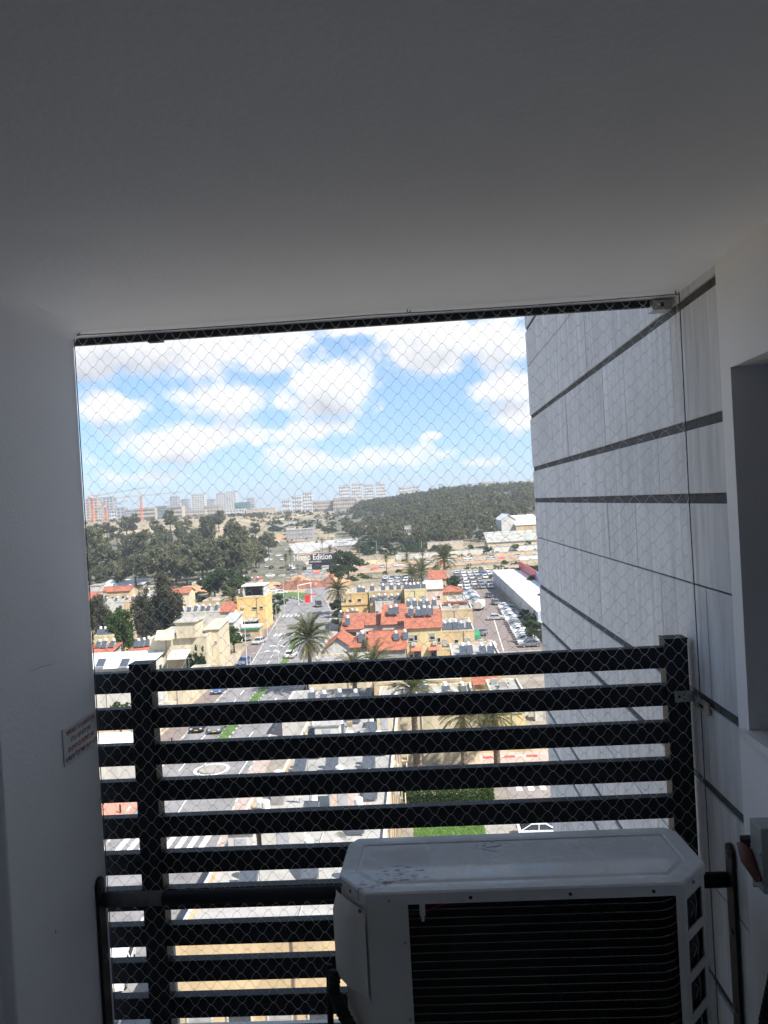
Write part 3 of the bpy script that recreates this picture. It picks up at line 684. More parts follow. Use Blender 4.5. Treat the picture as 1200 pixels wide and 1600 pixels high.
# planted median
ML = [(-28.3, 97), (-28.4, 120), (-28.6, 150), (-30.4, 176), (-31.2, 190)]; MR = [(-26.9, 97), (-26.9, 120), (-27.2, 150), (-29.4, 176), (-30.6, 190)]
drape('median', ML, MR, GRASS, .16); kerb(ML, seg=.9, off=(WHITE, mat('black_kerb', (.09, .09, .09), .8, .2))); kerb(MR, seg=.9, off=(WHITE, MATS['black_kerb']))
# curved black and white kerb of the junction
arc = [(-57, 262), (-50, 259), (-44, 256), (-40.5, 250), (-38.6, 243)]
kerb(arc, seg=1.3, h=.35, w=.5, off=(WHITE, MATS['black_kerb']))
drape('traffic_island', [(-57, 262.4), (-50, 259.4), (-44, 256.4), (-40.3, 250.4)], [(-50, 276), (-44, 272), (-39, 266), (-37.4, 252)], GRASS, .14)
rm = MB(); WL = rm.mi(WLINE)
def stripe(x, y, w, l, ang=0, z=.052):
    c, s = math.cos(ang), math.sin(ang); q = [(-w/2, -l/2), (w/2, -l/2), (w/2, l/2), (-w/2, l/2)]
    k = len(rm.v); rm.v += [(x+a*c-b*s, y+a*s+b*c, z) for a, b in q]; rm.f.append((k, k+1, k+2, k+3)); rm.m.append(WL)
def zebra(x0, x1, y, l, pitch=1.1, w=.55, ang=0):
    n = int((x1-x0)/pitch)
    for k in range(n): stripe(x0+.5+k*pitch, y, w, l, ang)
zebra(-29.4, -20.4, 69.3, 4.2); zebra(-36.4, -23.2, 182.5, 3.4); zebra(-40, -34, 214, 3.2); stripe(-37.2, 217.5, 6, .5)
for y in range(78, 178, 6):
    xl, xr = lerp_line(LE, y), lerp_line(RE, y)
    ml = lerp_line(ML, y) if y > 97 else (xl+xr)/2
    mr = lerp_line(MR, y) if y > 97 else (xl+xr)/2
    stripe((xl+ml)/2+.3, y, .14, 3, .02)
    if y > 97: stripe((xr+mr)/2, y, .14, 2.4, 0)
    else: stripe(ml, y, .14, 6, .06)
for y in (162, 168): stripe(-33.8, y, 1.2, .9, .3); stripe(-31.4, y-1, .35, 2.6, .5)
stripe(-25.2, 158, .35, 3, .3); stripe(-24.2, 168, 3.6, .45)
for k in range(24): t = 2*math.pi*k/24; stripe(-25.9+1.9*math.cos(t), 88.6+1.9*math.sin(t), .35, .55, t)
stripe(-22.2, 88, .12, 13); stripe(-32.4, 88, .12, 16)
for y in range(30, 62, 5): stripe((lerp_line(LE, y)+lerp_line(RE, y))/2, y, .14, 2.6, .2)
tag(rm.build('road_markings'), kind='structure')
# traffic island paving in the junction near the tower
o = MB().prism([(-25.9+1.5*math.cos(k*.524), 88.6+1.5*math.sin(k*.524)) for k in range(12)], .03, .17, PAVE); tag(o.build('traffic_island'), kind='structure')
# grass verge, brown path and red-white kerb east of the flat-roofed row
drape('lawn', [(-2.2, 52), (-2.0, 74)], [(4.4, 52), (4.4, 74)], GRASS, .06)
def blades(x0, x1, y0, y1, n, m, h=.16, z=.05):
    g = MB(); k = g.mi(m)
    for _ in range(n):
        x, y, a = NP.uniform(x0, x1), NP.uniform(y0, y1), NP.uniform(0, 6.3); hh = h*NP.uniform(.5, 1.2); w = .035
        c, s = math.cos(a)*w, math.sin(a)*w; b = len(g.v); dx, dy = NP.uniform(-.06, .06, 2)
        g.v += [(x-c, y-s, z), (x+c, y+s, z), (x+dx, y+dy, z+hh)]; g.f.append((b, b+1, b+2)); g.m.append(k)
    return tag(g.build('grass'), kind='stuff')
L_GR = leafmat('grass_blades', (.16, .30, .045), (.08, .19, .03))
blades(-2.1, 4.3, 58, 74, 9000, L_GR); blades(1.5, 14, 91, 95, 3500, L_GR, .3)
drape('path', [(4.4, 40), (4.4, 74)], [(7.4, 40), (7.4, 74)], PAVE, .05)
drape('road', [(7.4, 40), (7.4, 83), (7.4, 84)], [(40, 40), (40, 83), (40, 84)], mat('brown_asphalt', (.23, .20, .185), .92, .15, .6), .045)
drape('path', [(-3, 86), (-3, 90.5)], [(22, 86), (22, 90.5)], mat('pink_soil', (.40, .31, .26), .95, .18, .5, .2), .05)
drape('verge', [(-3, 90.5), (-3, 96)], [(22, 90.5), (22, 96)], TAN, .055)
kerb([(-3, 88.8), (12, 88.6)], seg=1.25, h=.16, w=.45, off=(WHITE, RLINE))
kerb([(-3, 90.6), (18, 90.4)], seg=2.0, h=.3, w=.3, off=(SAND, CREAM))
z2 = MB(); 
for k in range(6): z2.box(8.4+k*1.2, 9.0+k*1.2, 78.3, 80.6, .03, .052, WLINE)
tag(z2.build('road_markings'), kind='structure')
# car park on the east
LOT = [(9.5, 150), (11.5, 190), (12.5, 224), (11.5, 258), (11, 318)]
drape('car_park', LOT, [(24.3, 150), (24.7, 190), (25.3, 224), (26, 258), (38, 322)], BRICKP, .04)
tag(MB().prism([(14.9, 150), (15.05, 150), (17.6, 200), (17.45, 200)], .03, .056, WLINE).build('road_markings'), kind='structure')
drape('car_park', [(-16, 274), (-16, 308)], [(2, 276), (3, 314)], ASPH, .04)
# highway with its orange works on both sides
HW = [(-230, 300), (-140, 322), (-75, 345), (-30, 360), (26, 379), (80, 394), (150, 412)]
band('earth_bank', [(x+3, y-14) for x, y in HW], 15, SOIL, .03)
band('earth_bank', [(x-3, y+14) for x, y in HW], 14, SOIL, .035)
band('highway', HW, 13, mat('highway_asphalt', (.27, .28, .29), .9, .12, .3), .06)
band('verge', [(x-.6, y+2) for x, y in HW], 1.2, GRASS, .10)
band('verge', [(x+2.5, y-22) for x, y in HW], 5, TAN, .05)
# orange earth berm at the street end, its near face coloured as shade
bm = thing('earth_berm', 'orange earth berm, near face painted dark red for shade, behind the street junction', 'earth mound')
b = MB(); b.mi(SOIL); b.mi(SHSOIL); q0, q1 = gp(398, 924), gp(546, 912); NX, NQ = 44, 9
for i in range(NX+1):
    t = i/NX; hh = 3.4*min(1, 5*t, 6*(1-t))*(.8+.25*math.sin(t*17)+.15*math.sin(t*41+1))
    for k in range(NQ):
        f = k/(NQ-1); z = hh*(f/.35 if f < .35 else 1-((f-.35)/.65)**2)
        x, y = q0.x+(q1.x-q0.x)*t+NP.uniform(-.5, .5), q0.y+(q1.y-q0.y)*t-6+22*f+NP.uniform(-.6, .6); b.v.append((x, y, max(-.1, z*(1+NP.uniform(-.16, .16))) if 0 < k < NQ-1 else -.1))
for i in range(NX):
    for k in range(NQ-1): j = i*NQ+k; b.f.append((j, j+NQ, j+NQ+1, j+1)); b.m.append(1 if k < 3 and 9 < i < 37 and NP.uniform() < .93 else 0)
b.build('mound', bm, smooth=False)
m2 = thing('earth_mound', 'long pale orange spoil mound in front of the dark eucalyptus wood', 'earth mound')
b = MB(); b.mi(SOIL)
c0 = gp(297, 926)
for k in range(9):
    for q in range(7):
        x, y = c0.x-8+2*k, c0.y-4+1.4*q; b.v.append((x, y, max(0, 2.6*(1-((k-4)/4.5)**2)*(1-((q-3)/3.2)**2)+NP.uniform(-.2, .2))))
for k in range(8):
    for q in range(6): b.f.append((k*7+q, k*7+q+7, k*7+q+8, k*7+q+1)); b.m.append(0)
b.build('mound', m2)
# hillside roads: pale bands climbing behind the woods
def hroad(pts, w, m, dz=.25): return band('hillside_road', [tuple(gt(*p)[:2]) for p in pts], w, m, dz, step=6)
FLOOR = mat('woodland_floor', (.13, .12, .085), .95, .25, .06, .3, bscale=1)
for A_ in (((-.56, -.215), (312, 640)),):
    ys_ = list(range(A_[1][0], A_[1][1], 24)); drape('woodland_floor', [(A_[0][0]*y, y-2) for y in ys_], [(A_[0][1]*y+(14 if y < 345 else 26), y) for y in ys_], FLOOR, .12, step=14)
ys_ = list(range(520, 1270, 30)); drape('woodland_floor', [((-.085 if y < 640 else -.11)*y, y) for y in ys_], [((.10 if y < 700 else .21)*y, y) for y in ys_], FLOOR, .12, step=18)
hroad([(415, 814), (470, 805), (520, 799), (560, 796)], 14, mat('pale_cut', (.40, .33, .25), .9, .15, .1))
hroad([(436, 822), (480, 815), (530, 807), (565, 803)], 26, mat('grey_cut', (.27, .26, .25), .9, .2, .08))
hroad([(255, 832), (300, 829), (330, 831), (362, 826)], 7, MATS['pale_cut'])
hroad([(265, 824), (300, 820), (345, 817)], 9, MATS['pale_cut'])
hroad([(415, 866), (450, 858), (500, 850), (560, 846)], 60, mat('yard_grey', (.38, .37, .35), .9, .25, .12), .15)
hroad([(410, 893), (455, 884), (510, 878)], 22, mat('yard_pink', (.42, .34, .29), .9, .25, .15), .1)
hroad([(424, 845), (452, 838)], 16, SOIL, .2); hroad([(405, 852), (440, 847), (475, 846)], 7, SOIL, .28); hroad([(560, 852), (600, 860), (640, 862)], 8, TAN, .25); hroad([(470, 868), (520, 862), (556, 866)], 6, SOIL, .3)
# ================================================================== plants
def crown_mesh(name, m, rx, rz, n, leaf, clumps=26, seed=0, flat=.75, droop=0, low=-1.0, core=.35):
    """leaf faces gathered into clumps through an uneven crown; local origin at the crown's centre"""
    r = np.random.RandomState(seed)
    cen = r.normal(size=(clumps, 3)); cen /= np.linalg.norm(cen, axis=1)[:, None]
    cen *= (r.uniform(core, 1, clumps)**.7)[:, None]
    cen[:, 2] = np.maximum(cen[:, 2], low)
    cr = r.uniform(.18, .42, clumps)
    k = r.choice(clumps, n, p=cr**2/np.sum(cr**2))
    d = r.normal(size=(n, 3)); d /= np.linalg.norm(d, axis=1)[:, None]
    d *= (r.uniform(0, 1, n)**.45)[:, None]; d[:, 2] *= flat
    p = (cen[k]+d*cr[k][:, None])*np.array([rx, rx, rz])
    a = r.normal(size=(n, 3)); a /= np.linalg.norm(a, axis=1)[:, None]
    if droop: a[:, 2] -= droop; a /= np.linalg.norm(a, axis=1)[:, None]
    b = np.cross(a, r.normal(size=(n, 3))); b /= np.linalg.norm(b, axis=1)[:, None]
    s = leaf*r.uniform(.6, 1.3, n)[:, None]
    v = np.stack([p-a*s, p+b*s*.55, p+a*s, p-b*s*.55], 1).reshape(-1, 3)
    me = bpy.data.meshes.new(name); me.from_pydata(v.tolist(), [], np.arange(4*n).reshape(-1, 4).tolist()); me.materials.append(m); me.update(); return me
def trunk_mb(h, r0_, r1, limbs=5, spread=1.5, m=TRUNK, seed=0, lean=.0):
    q = random.Random(seed); mb = MB()
    pts = [(lean*t*t+q.uniform(-.1, .1)*r0_*3, q.uniform(-.1, .1)*r0_*3, h*t) for t in (0, .3, .6, 1)]; mb.tube(pts, [r0_*1.25, r0_, (r0_+r1)/2, r1], m, 7)
    for k in range(limbs):
        a = k*2.4+q.uniform(-.4, .4); z = h*q.uniform(.5, .85); l = spread*q.uniform(.7, 1.2)
        mb.tube([(0, 0, z), (math.cos(a)*l*.5, math.sin(a)*l*.5, z+l*.5), (math.cos(a)*l, math.sin(a)*l, z+l*1.15)], [r1*.8, r1*.55, r1*.2], m, 5)
    return mb
class Kind:
    def __init__(s, name, m, rx, rz, n, leaf, trunk_h, tr, nvar=3, **k):
        s.name = name; s.th = trunk_h; s.rz = rz
        s.cr = [crown_mesh('crown', m, rx, rz, n, leaf, seed=11*i+len(name), **k) for i in range(nvar)]
        s.tm = [trunk_mb(trunk_h+rz*.7, tr, tr*.4, 5, rx*.6, seed=i).mesh('trunk', True) for i in range(nvar)]
        s.i = 0
    def plant(s, loc, sc_, label, group=None, sz=None, rz=None):
        q = s.i % len(s.cr); s.i += 1
        t = thing(s.name, label, 'tree', loc, random.uniform(0, 6.28) if rz is None else rz, group)
        c = link('crown', s.cr[q], t, (0, 0, s.th+s.rz*.8)); link('trunk', s.tm[q], t)
        t.scale = (sc_, sc_, sz or sc_); return t
EUC = Kind('eucalyptus_tree', L_EUC, 4.4, 5.2, 1500, .55, 5, .35, 4, clumps=30, droop=.5)
HILL = Kind('pine_tree', L_HILL, 5.0, 5.0, 700, .72, 3, .3, 4, clumps=18)
PINE = Kind('casuarina_tree', L_PINE, 3.9, 8.0, 9000, .34, 4.0, .4, 2, clumps=80, droop=.2, core=.1)
OAK = Kind('leafy_tree', L_DARK, 4.0, 3.2, 3600, .30, 2.2, .28, 3, clumps=34)
BRT = Kind('bright_tree', L_BRT, 2.6, 4.2, 3600, .30, 1.8, .22, 2, clumps=40, core=.1)
FIC = Kind('street_tree', L_BRT, 2.4, 2.0, 1300, .28, 2.0, .16, 3, clumps=24)
# dark eucalyptus wood on the west, tree by tree
q = random.Random(5)
GL = 'grey green eucalyptus tree in the wood beyond the white shed'
spots = []
for row, (ya, yb, dx) in enumerate(((318, 326, 0), (338, 350, 3), (364, 378, 1), (395, 415, 4), (430, 455, 2), (475, 500, 5), (525, 560, 3), (590, 625, 0))):
    x = -.46*ya+dx
    xe = -.205*ya if row > 1 else -.235*ya
    while x < xe:
        y = q.uniform(ya, yb); spots.append((x, y)); x += q.uniform(5.6, 9.0)*(1+row*.05)
for x, y in spots:
    s_ = q.choice((q.uniform(.6, .9), q.uniform(.9, 1.25), q.uniform(1.25, 1.65))); EUC.plant((x, y, hgt(x, y)-.3), s_, GL, 'eucalyptus wood on the slope', s_*q.uniform(.75, 1.1))
for px, py, s_ in ((150, 908, .8), (186, 905, .7), (235, 898, .75), (405, 888, .6), (398, 872, .8), (412, 862, .8), (425, 851, .7)):
    p = gt(px, py); EUC.plant(p, s_, 'eucalyptus tree standing at the ragged near edge of the wood', 'trees at the edge of the wood')
# wooded hill on the east: nearest trees singly, the rest as one mass
hs = []
for d_ in range(470, 1250, 17):
    t = -.11 if d_ > 620 else -.08
    t += .00009*(d_-470)*0
    while t < .20:
        y = d_+q.uniform(-7, 7); x = t*y; t += q.uniform(8, 13)/d_
        pxx = x/y
        if y < 640 and not (-.075 < pxx < .10 and y > 500+60*abs(pxx)) : continue
        if 480 < y < 610 and pxx > .095: continue
        if y > 640 and pxx < -.10+.00006*(y-640): continue
        if y > 640 and math.sin(x*.031+y*.013)+math.sin(x*.017-y*.023+2) > .85: continue
        hs.append((x, y))
hs.sort(key=lambda p: p[1])
for k, (x, y) in enumerate(hs[:230]):
    s_ = q.uniform(.6, 1.3); HILL.plant((x, y, hgt(x, y)-.4), s_, 'dark pine of the wood covering the hill', 'pines on the wooded hill', s_*q.uniform(.85, 1.15))
# the rest as one mass of foliage
def mass(name, pts, src, zoff, smin=.7, smax=1.2):
    vs = []; rng = np.random.RandomState(4); base = []
    for me in src.cr:
        a = np.empty(len(me.vertices)*3); me.vertices.foreach_get('co', a); base.append(a.reshape(-1, 3))
    for k, (x, y, z) in enumerate(pts):
        b = base[k % len(base)]; a = rng.uniform(0, 6.28); c, s = math.cos(a), math.sin(a); sc_ = rng.uniform(smin, smax)
        b = b[:len(b)//8*4]
        v = b@np.array([[c, s, 0], [-s, c, 0], [0, 0, 1]])*sc_*np.array([1.05, 1.05, 1]); vs.append(v+np.array([x, y, z+zoff*sc_]))
    v = np.concatenate(vs); n = len(v)//4
    me = bpy.data.meshes.new(name); me.vertices.add(len(v)); me.vertices.foreach_set('co', v.ravel())
    me.loops.add(n*4); me.loops.foreach_set('vertex_index', np.arange(n*4)); me.polygons.add(n); me.polygons.foreach_set('loop_start', np.arange(n)*4); me.polygons.foreach_set('loop_total', np.full(n, 4))
    me.materials.append(src.cr[0].materials[0]); me.update(); me.validate(); return tag(link(name, me), kind='stuff')
mass('hill_woodland', [(x, y, hgt(x, y)) for x, y in hs[230:]], HILL, 6, .5, 1.4)
far = []
for _ in range(900):
    y = q.uniform(820, 1700); t = q.uniform(-.46, -.02); x = t*y
    if q.random() < .55+.4*math.sin(x*.012+y*.007): continue
    far.append((x, y, hgt(x, y)-1))
mass('far_scrub', far, HILL, 3.0, .45, .85)
mids = []
for _ in range(420):
    px, py = q.uniform(410, 840), q.uniform(812, 868)
    if 430 < px < 560 and py > 834: continue
    if py > 842 and px > 700: continue
    if px > 720 and py > 826: continue
    p = gt(px, py); mids.append((p.x, p.y, p.z-.8))
mass('scrub_thicket', mids, OAK, 2.0, .5, 1.1)
rs_ = []
for _ in range(330):
    y0_ = q.uniform(0, 1); x = q.uniform(-200, 95); yc = 345+(x+75)*.26
    y = yc+q.choice((q.uniform(-46, -24), q.uniform(21, 46), q.uniform(-62, -30)))
    if -62 < x < -30 and y < yc-12 or -20 < x < 40 and y < 322: continue
    rs_.append((x, y, hgt(x, y)-.2))
mass('roadside_scrub', rs_, FIC, .7, .3, .75)
dr = []
for _ in range(160):
    x = q.uniform(-150, -62); y = q.uniform(236, 300)
    if x > -75 and y < 262: continue
    dr.append((x, y, -.2))
mass('garden_scrub', dr, OAK, .9, .18, .5)
def trees(kind, lst, label, group, sfun=lambda: q.uniform(.8, 1.2)):
    for t in lst:
        p = gt(t[0], t[1]); s_ = (t[2] if len(t) > 2 else sfun()); kind.plant(p, s_, label if len(t) < 4 else t[3], group if len(t) < 4 else None)
trees(OAK, [(545, 907, 1.55, 'big round dark green tree beside the palm at the end of the street'), (528, 912, .9, 'small dark tree in front of the big round tree at the street end'),
            (352, 938, 1.5, 'dark green broad tree behind the villas and the long sand wall'), (336, 936, 1.25, 'dark green tree on the street-wall side of the broad dark tree'), (377, 930, 1.0, 'small dark tree beside the broad dark one near the penthouse'),
            (327, 932, .9, 'low dark bush tree before the orange mound'),
            (824, 974, .42, 'leafy tree leaning over the near end of the white shed'), (836, 1006, .6, 'bushy dark tree at the near end of the long white shed'), (838, 985, .6, 'dark tree tucked behind the shed end by the stone wall'),
            (834, 930, .8, 'thin dark tree behind the blue part of the shed wall'), (822, 912, .8, 'thin dark tree behind the red part of the shed wall'), (842, 915, .9, 'tree beside the stone wall above the blue shed wall'), (848, 960, .7, 'dark tree between the blue shed wall and the stone wall'),
            (707, 930, .75, 'round dark bush tree at the corner of the car park'), (537, 986, .62, 'dark tree under the bushy palm at the street corner'), (541, 1004, .6, 'dark tree hugging the street side of the first red roofs'), (529, 966, .6, 'dark tree at the foot of the bushy palm')], '', '')
trees(OAK, [(x, y) for x, y in ((585, 858), (600, 852), (620, 848), (640, 846), (655, 842), (676, 844), (700, 846), (718, 838), (735, 832), (610, 866), (570, 866), (630, 838), (660, 832), (690, 832), (750, 846), (770, 842), (555, 845), (640, 860))],
      'dark green tree among the villas below the wooded hill', 'trees among the villas')
trees(FIC, [(x, y, .8) for x, y in ((760, 868), (765, 866), (690, 870), (735, 864), (805, 862), (825, 858))], 'small bush before the long white wall beyond the highway', 'bushes by the long white wall')
PINE.plant(gp(262, 1008), .92, 'tall dark casuarina tree behind the cream villa', rz=.5)
PINE.plant(gp(228, 1010), .72, 'dark casuarina leaning beside the tallest one behind the cream villa', rz=2)
PINE.plant(gp(160, 1010), .66, 'dark casuarina tree by the pilaster edge above the ochre house', rz=1)
PINE.plant(gp(147, 985), .5, 'slim dark casuarina half hidden by the pilaster', rz=3)
BRT.plant(gp(192, 1030), 1.12, 'bright green rounded tree in front of the dark casuarinas')
for k, (px, py, s_) in enumerate(((366, 1020, 1.0), (352, 1010, .8), (437, 955, .9), (428, 968, .7), (412, 962, .6))):
    p = gp(px, py); FIC.plant(p, s_, ('bushy street tree beside the cream villa wing', 'thin yard tree behind the cream villa wing', 'olive tree on the bend beside the yellow building', 'small olive bush on the bend by the white ramp wall', 'low bush at the shop front of the yellow building')[k])
p = gp(190, 1158); FIC.plant((p.x, p.y, 0), .9, 'yellow green bush seen between slats beside the post')
# cypresses
cyp = [crown_mesh('crown', L_CYP, .62, 2.6, 900, .2, 30, 9, core=.05)]
for k, px in enumerate((296, 301, 309.5, 318)):
    p = gp(px, 1058); t = thing('cypress', 'slim dark cypress, %s of four before the cream villa counted from its awning' % ORD[k], 'tree', p, k, 'cypresses before the cream villa')
    c = link('crown', cyp[0], t, (0, 0, 2.9)); link('trunk', trunk_mb(2.2, .09, .05, 0).mesh('trunk'), t); t.scale = (1, 1, (.9, .8, 1.1, 1.05)[k])
# ------------------------------------------------------------------ palms
def frond_mesh(elev, droop, m, L_=3.9, seed=0, nl=26):
    q_ = random.Random(seed); mb = MB(); pts = []
    x = z = 0.0; a = elev; n = 12
    for k in range(n+1):
        pts.append(Vector((x, 0, z))); x += math.cos(a)*L_/n; z += math.sin(a)*L_/n; a -= droop/n*(.4+1.2*k/n)
    mb.tube(pts, [.045*(1-.8*k/n) for k in range(n+1)], m, 3, cap=False)
    k_ = mb.mi(m)
    for j in range(2, nl):
        t = j/nl*n; i0 = min(n-1, int(t)); p = pts[i0].lerp(pts[i0+1], t-i0); d = (pts[i0+1]-pts[i0]).normalized(); nrm = Vector((-d.z, 0, d.x))
        ll = L_*.24*math.sin(math.pi*(.12+.83*j/nl))**.7
        for s in (-1, 1):
            lat = Vector((0, s, 0)); tip = p+(d*.75+lat*.75+nrm*(.25-.5*q_.random()))*ll-Vector((0, 0, .12*ll)); w = d*.055+nrm*.02
            b = len(mb.v); mb.v += [tuple(p-w), tuple(p+w), tuple(tip)]; mb.f.append((b, b+1, b+2)); mb.m.append(k_)
    return mb.mesh('frond')
FR = [frond_mesh(R(78), 1.0, L_PALM, seed=1), frond_mesh(R(58), 1.5, L_PALM, seed=2), frond_mesh(R(36), 1.6, L_PALM, seed=3), frond_mesh(R(12), 1.4, L_PALM, seed=4), frond_mesh(R(-18), 1.0, L_PALM, seed=5)]
FRD = frond_mesh(R(-45), .7, L_DRY, 3.0, 6)
def ring_trunk(h, r_, lean=0.0):
    mb = MB(); pts = []; rad = []; n = int(h/.22)
    for k in range(n+1):
        t = k/n; pts.append((lean*t*t, 0, h*t)); rad.append(r_*(1.25-.35*t+(.12 if k % 2 else 0)))
    mb.tube(pts, rad, PTRUNK, 9); return mb.mesh('trunk')
def palm(loc, h, s_, label, n=44, dry=6, lean=0.0, r_=.30, group=None, name='date_palm', seed=0):
    q_ = random.Random(seed+int(h*10)); t = thing(name, label, 'palm tree', loc, q_.uniform(0, 6), group)
    link('trunk', ring_trunk(h, r_, lean), t)
    for k in range(n):
        f = k/n; v = 0 if f < .14 else 1 if f < .36 else 2 if f < .62 else 3 if f < .84 else 4
        o = link('frond', FR[v], t, (lean, 0, h-.05-.25*f), k*2.39996+q_.uniform(-.2, .2)); c = s_*q_.uniform(.85, 1.1); o.scale = (c, c, c)
    for k in range(dry):
        o = link('frond', FRD, t, (lean, 0, h-.4), k*6.28/dry+q_.uniform(-.3, .3)); c = s_*q_.uniform(.7, 1); o.scale = (c, c, c)
        if k == 0: o['label'] = 'dry brown hanging frond'
    return t
def palm_px(px, pbase, pcrown, s_, label, **k):
    p = gt(px, pbase); h = CAMZ+ray(px, pcrown)[2]/ray(px, pcrown)[1]*p.y-p.z; return palm(p, h, s_, label, **k)
palm_px(487, 1085, 996, 1.16, 'big date palm standing in the street median area with a drooping crown', n=64, dry=9)
palm_px(530, 960, 921, 1.15, 'date palm with a bushy crown at the street corner by the ochre houses', n=46)
palm_px(366, 972, 933, 1.0, 'date palm rising before the yellow penthouse building', n=44)
palm_px(697, 930, 872, 1.45, 'tall date palm standing above the highway beside the car park', n=46)
palm_px(660, 922, 893, 1.5, 'squat date palm with a wide crown behind the flat ochre roofs', n=44)
palm_px(645, 925, 898, 1.3, 'lower date palm nestled against the squat wide palm', n=40)
palm_px(636, 880, 870, .9, 'small palm by the cream wall across the highway', n=30)
for k, (px, pb, pc, l) in enumerate(((605, 905, 872, 'slender fan palm with a narrow crown by the cream wall across the highway'), (662, 900, 862, 'slender fan palm standing behind the squat wide date palm'), (455, 892, 862, 'scraggy fan palm in front of the black shop sign at its street end'), (448, 900, 870, 'short scraggy fan palm beside the black shop sign'), (517, 884, 858, 'fan palm between the black shop sign and the big round tree'), (562, 872, 848, 'fan palm by the white industrial roofs'), (394, 905, 880, 'fan palm growing out of the dark broad tree'), (504, 862, 845, 'thin fan palm before the concrete yard'))):
    palm_px(px, pb, pc, .62, l, n=34, dry=8, r_=.16, name='fan_palm', seed=k)
# near palms seen through the slats
palm((-1.75, 84, 0), 9.6, .8, 'palm whose crown shows in the top slat gap above the flat roofs', n=40, dry=10, seed=3)
palm((-7.4, 106, 0), 8.2, .95, 'palm with brown dead fronds seen in the top slat gap beside the street', n=24, dry=34, seed=8)
palm((-10.4, 108, 0), 7.2, .8, 'low green palm beside the palm with brown dead fronds', n=30, dry=4, seed=9)
palm((3.4, 82, 0), 7.2, .85, 'palm leaning over the red and white kerb', n=46, seed=4)
palm((6.9, 82.5, 0), 6.9, .85, 'palm standing beside the one over the red and white kerb', n=44, seed=5)
# clipped hedges
def hedge(x0, x1, y0, y1, h, m, label, n):
    t = thing('hedge', label, 'hedge', ((x0+x1)/2, (y0+y1)/2, 0)); r = np.random.RandomState(int(x0*10) % 97)
    w, d = (x1-x0)/2, (y1-y0)/2; p = r.uniform(-1, 1, (n, 3)); ax = r.randint(0, 3, n)
    for i in range(n):
        if r.rand() < .75: p[i, ax[i]] = np.sign(p[i, ax[i]])*r.uniform(.85, 1.05)
    p = p*np.array([w, d, h/2])+np.array([0, 0, h/2]); a = r.normal(size=(n, 3)); a /= np.linalg.norm(a, axis=1)[:, None]; b = np.cross(a, r.normal(size=(n, 3))); b /= np.linalg.norm(b, axis=1)[:, None]
    s = r.uniform(.07, .16, n)[:, None]; v = np.stack([p-a*s, p+b*s*.6, p+a*s, p-b*s*.6], 1).reshape(-1, 3)
    me = bpy.data.meshes.new('foliage'); me.from_pydata(v.tolist(), [], np.arange(4*n).reshape(-1, 4).tolist()); me.materials.append(m); link('foliage', me, t)
hedge(-3.6, 5.6, 75, 77.4, 1.5, L_BRT, 'clipped olive green hedge beyond the lawn', 9000)
hedge(-33.6, -32.4, 40, 58, 1.2, L_BRT, 'green hedge along the near side of the street', 4000)
hedge(-20.2, -19.5, 112, 140, .8, L_DARK, 'low hedge along the pavement across from the villas', 3000)
# ================================================================== houses
WINC = {}
def win_mesh(w, h, kind):
    k = (round(w, 2), round(h, 2), kind)
    if k in WINC: return WINC[k]
    f = MB(); t = .09
    f.box(-w/2-t, w/2+t, -.07, 0, -t, 0, WHITE); f.box(-w/2-t, w/2+t, -.07, 0, h, h+t, WHITE)
    f.box(-w/2-t, -w/2, -.07, 0, 0, h, WHITE); f.box(w/2, w/2+t, -.07, 0, 0, h, WHITE); f.box(-w/2-.15, w/2+.15, -.14, -.071, -t-.03, -t+.03, CONC)
    p = MB().add([(-w/2, -.02, 0), (w/2, -.02, 0), (w/2, -.02, h), (-w/2, -.02, h)], [(0, 1, 2, 3)], GLASS)
    if kind == 'shutter':
        p = MB()
        for i in range(int(h/.2)): p.box(-w/2, w/2, -.045+.01*(i % 2), -.01, i*.2, i*.2+.19, TAR)
    elif kind == 'half':
        for i in range(int(h*.55/.2)): p.box(-w/2, w/2, -.05+.01*(i % 2), -.022, h-(i+1)*.2, h-i*.2-.01, TAR)
    WINC[k] = (f.mesh('window'), p.mesh('pane')); return WINC[k]
def win(par, x, y, z, w=1.2, h=1.1, rz=0, kind='glass'):
    a, b = win_mesh(w, h, kind); o = link('window', a, par, (x, y, z), rz); link('pane', b, o); return o
def gable(x0, x1, y0, y1, z, rise, m, ridge='x', ov=.35, th=.14):
    """two tiled slopes with real thickness"""
    mb = MB()
    if ridge == 'x':
        ym = (y0+y1)/2; a = [(y0-ov, z-.1), (ym, z+rise), (y1+ov, z-.1), (y1+ov, z-.1-th), (ym, z+rise-th), (y0-ov, z-.1-th)]
        mb.prof(a, 'x', x0-ov, x1+ov, m); mb.box(x0-ov-.02, x1+ov+.02, ym-.12, ym+.12, z+rise-.03, z+rise+.09, m)
    else:
        xm = (x0+x1)/2; a = [(x0-ov, z-.1), (xm, z+rise), (x1+ov, z-.1), (x1+ov, z-.1-th), (xm, z+rise-th), (x0-ov, z-.1-th)]
        mb.prof(a[::-1], 'y', y0-ov, y1+ov, m); mb.box(xm-.12, xm+.12, y0-ov-.02, y1+ov+.02, z+rise-.03, z+rise+.09, m)
    return mb
def slope(x0, x1, y0, y1, z, rise, m, ov=.3, th=.14):
    return MB().prof([(y0-ov, z), (y1+ov, z+rise), (y1+ov, z+rise+th), (y0-ov, z+th)][::-1], 'x', x0-ov, x1+ov, m)
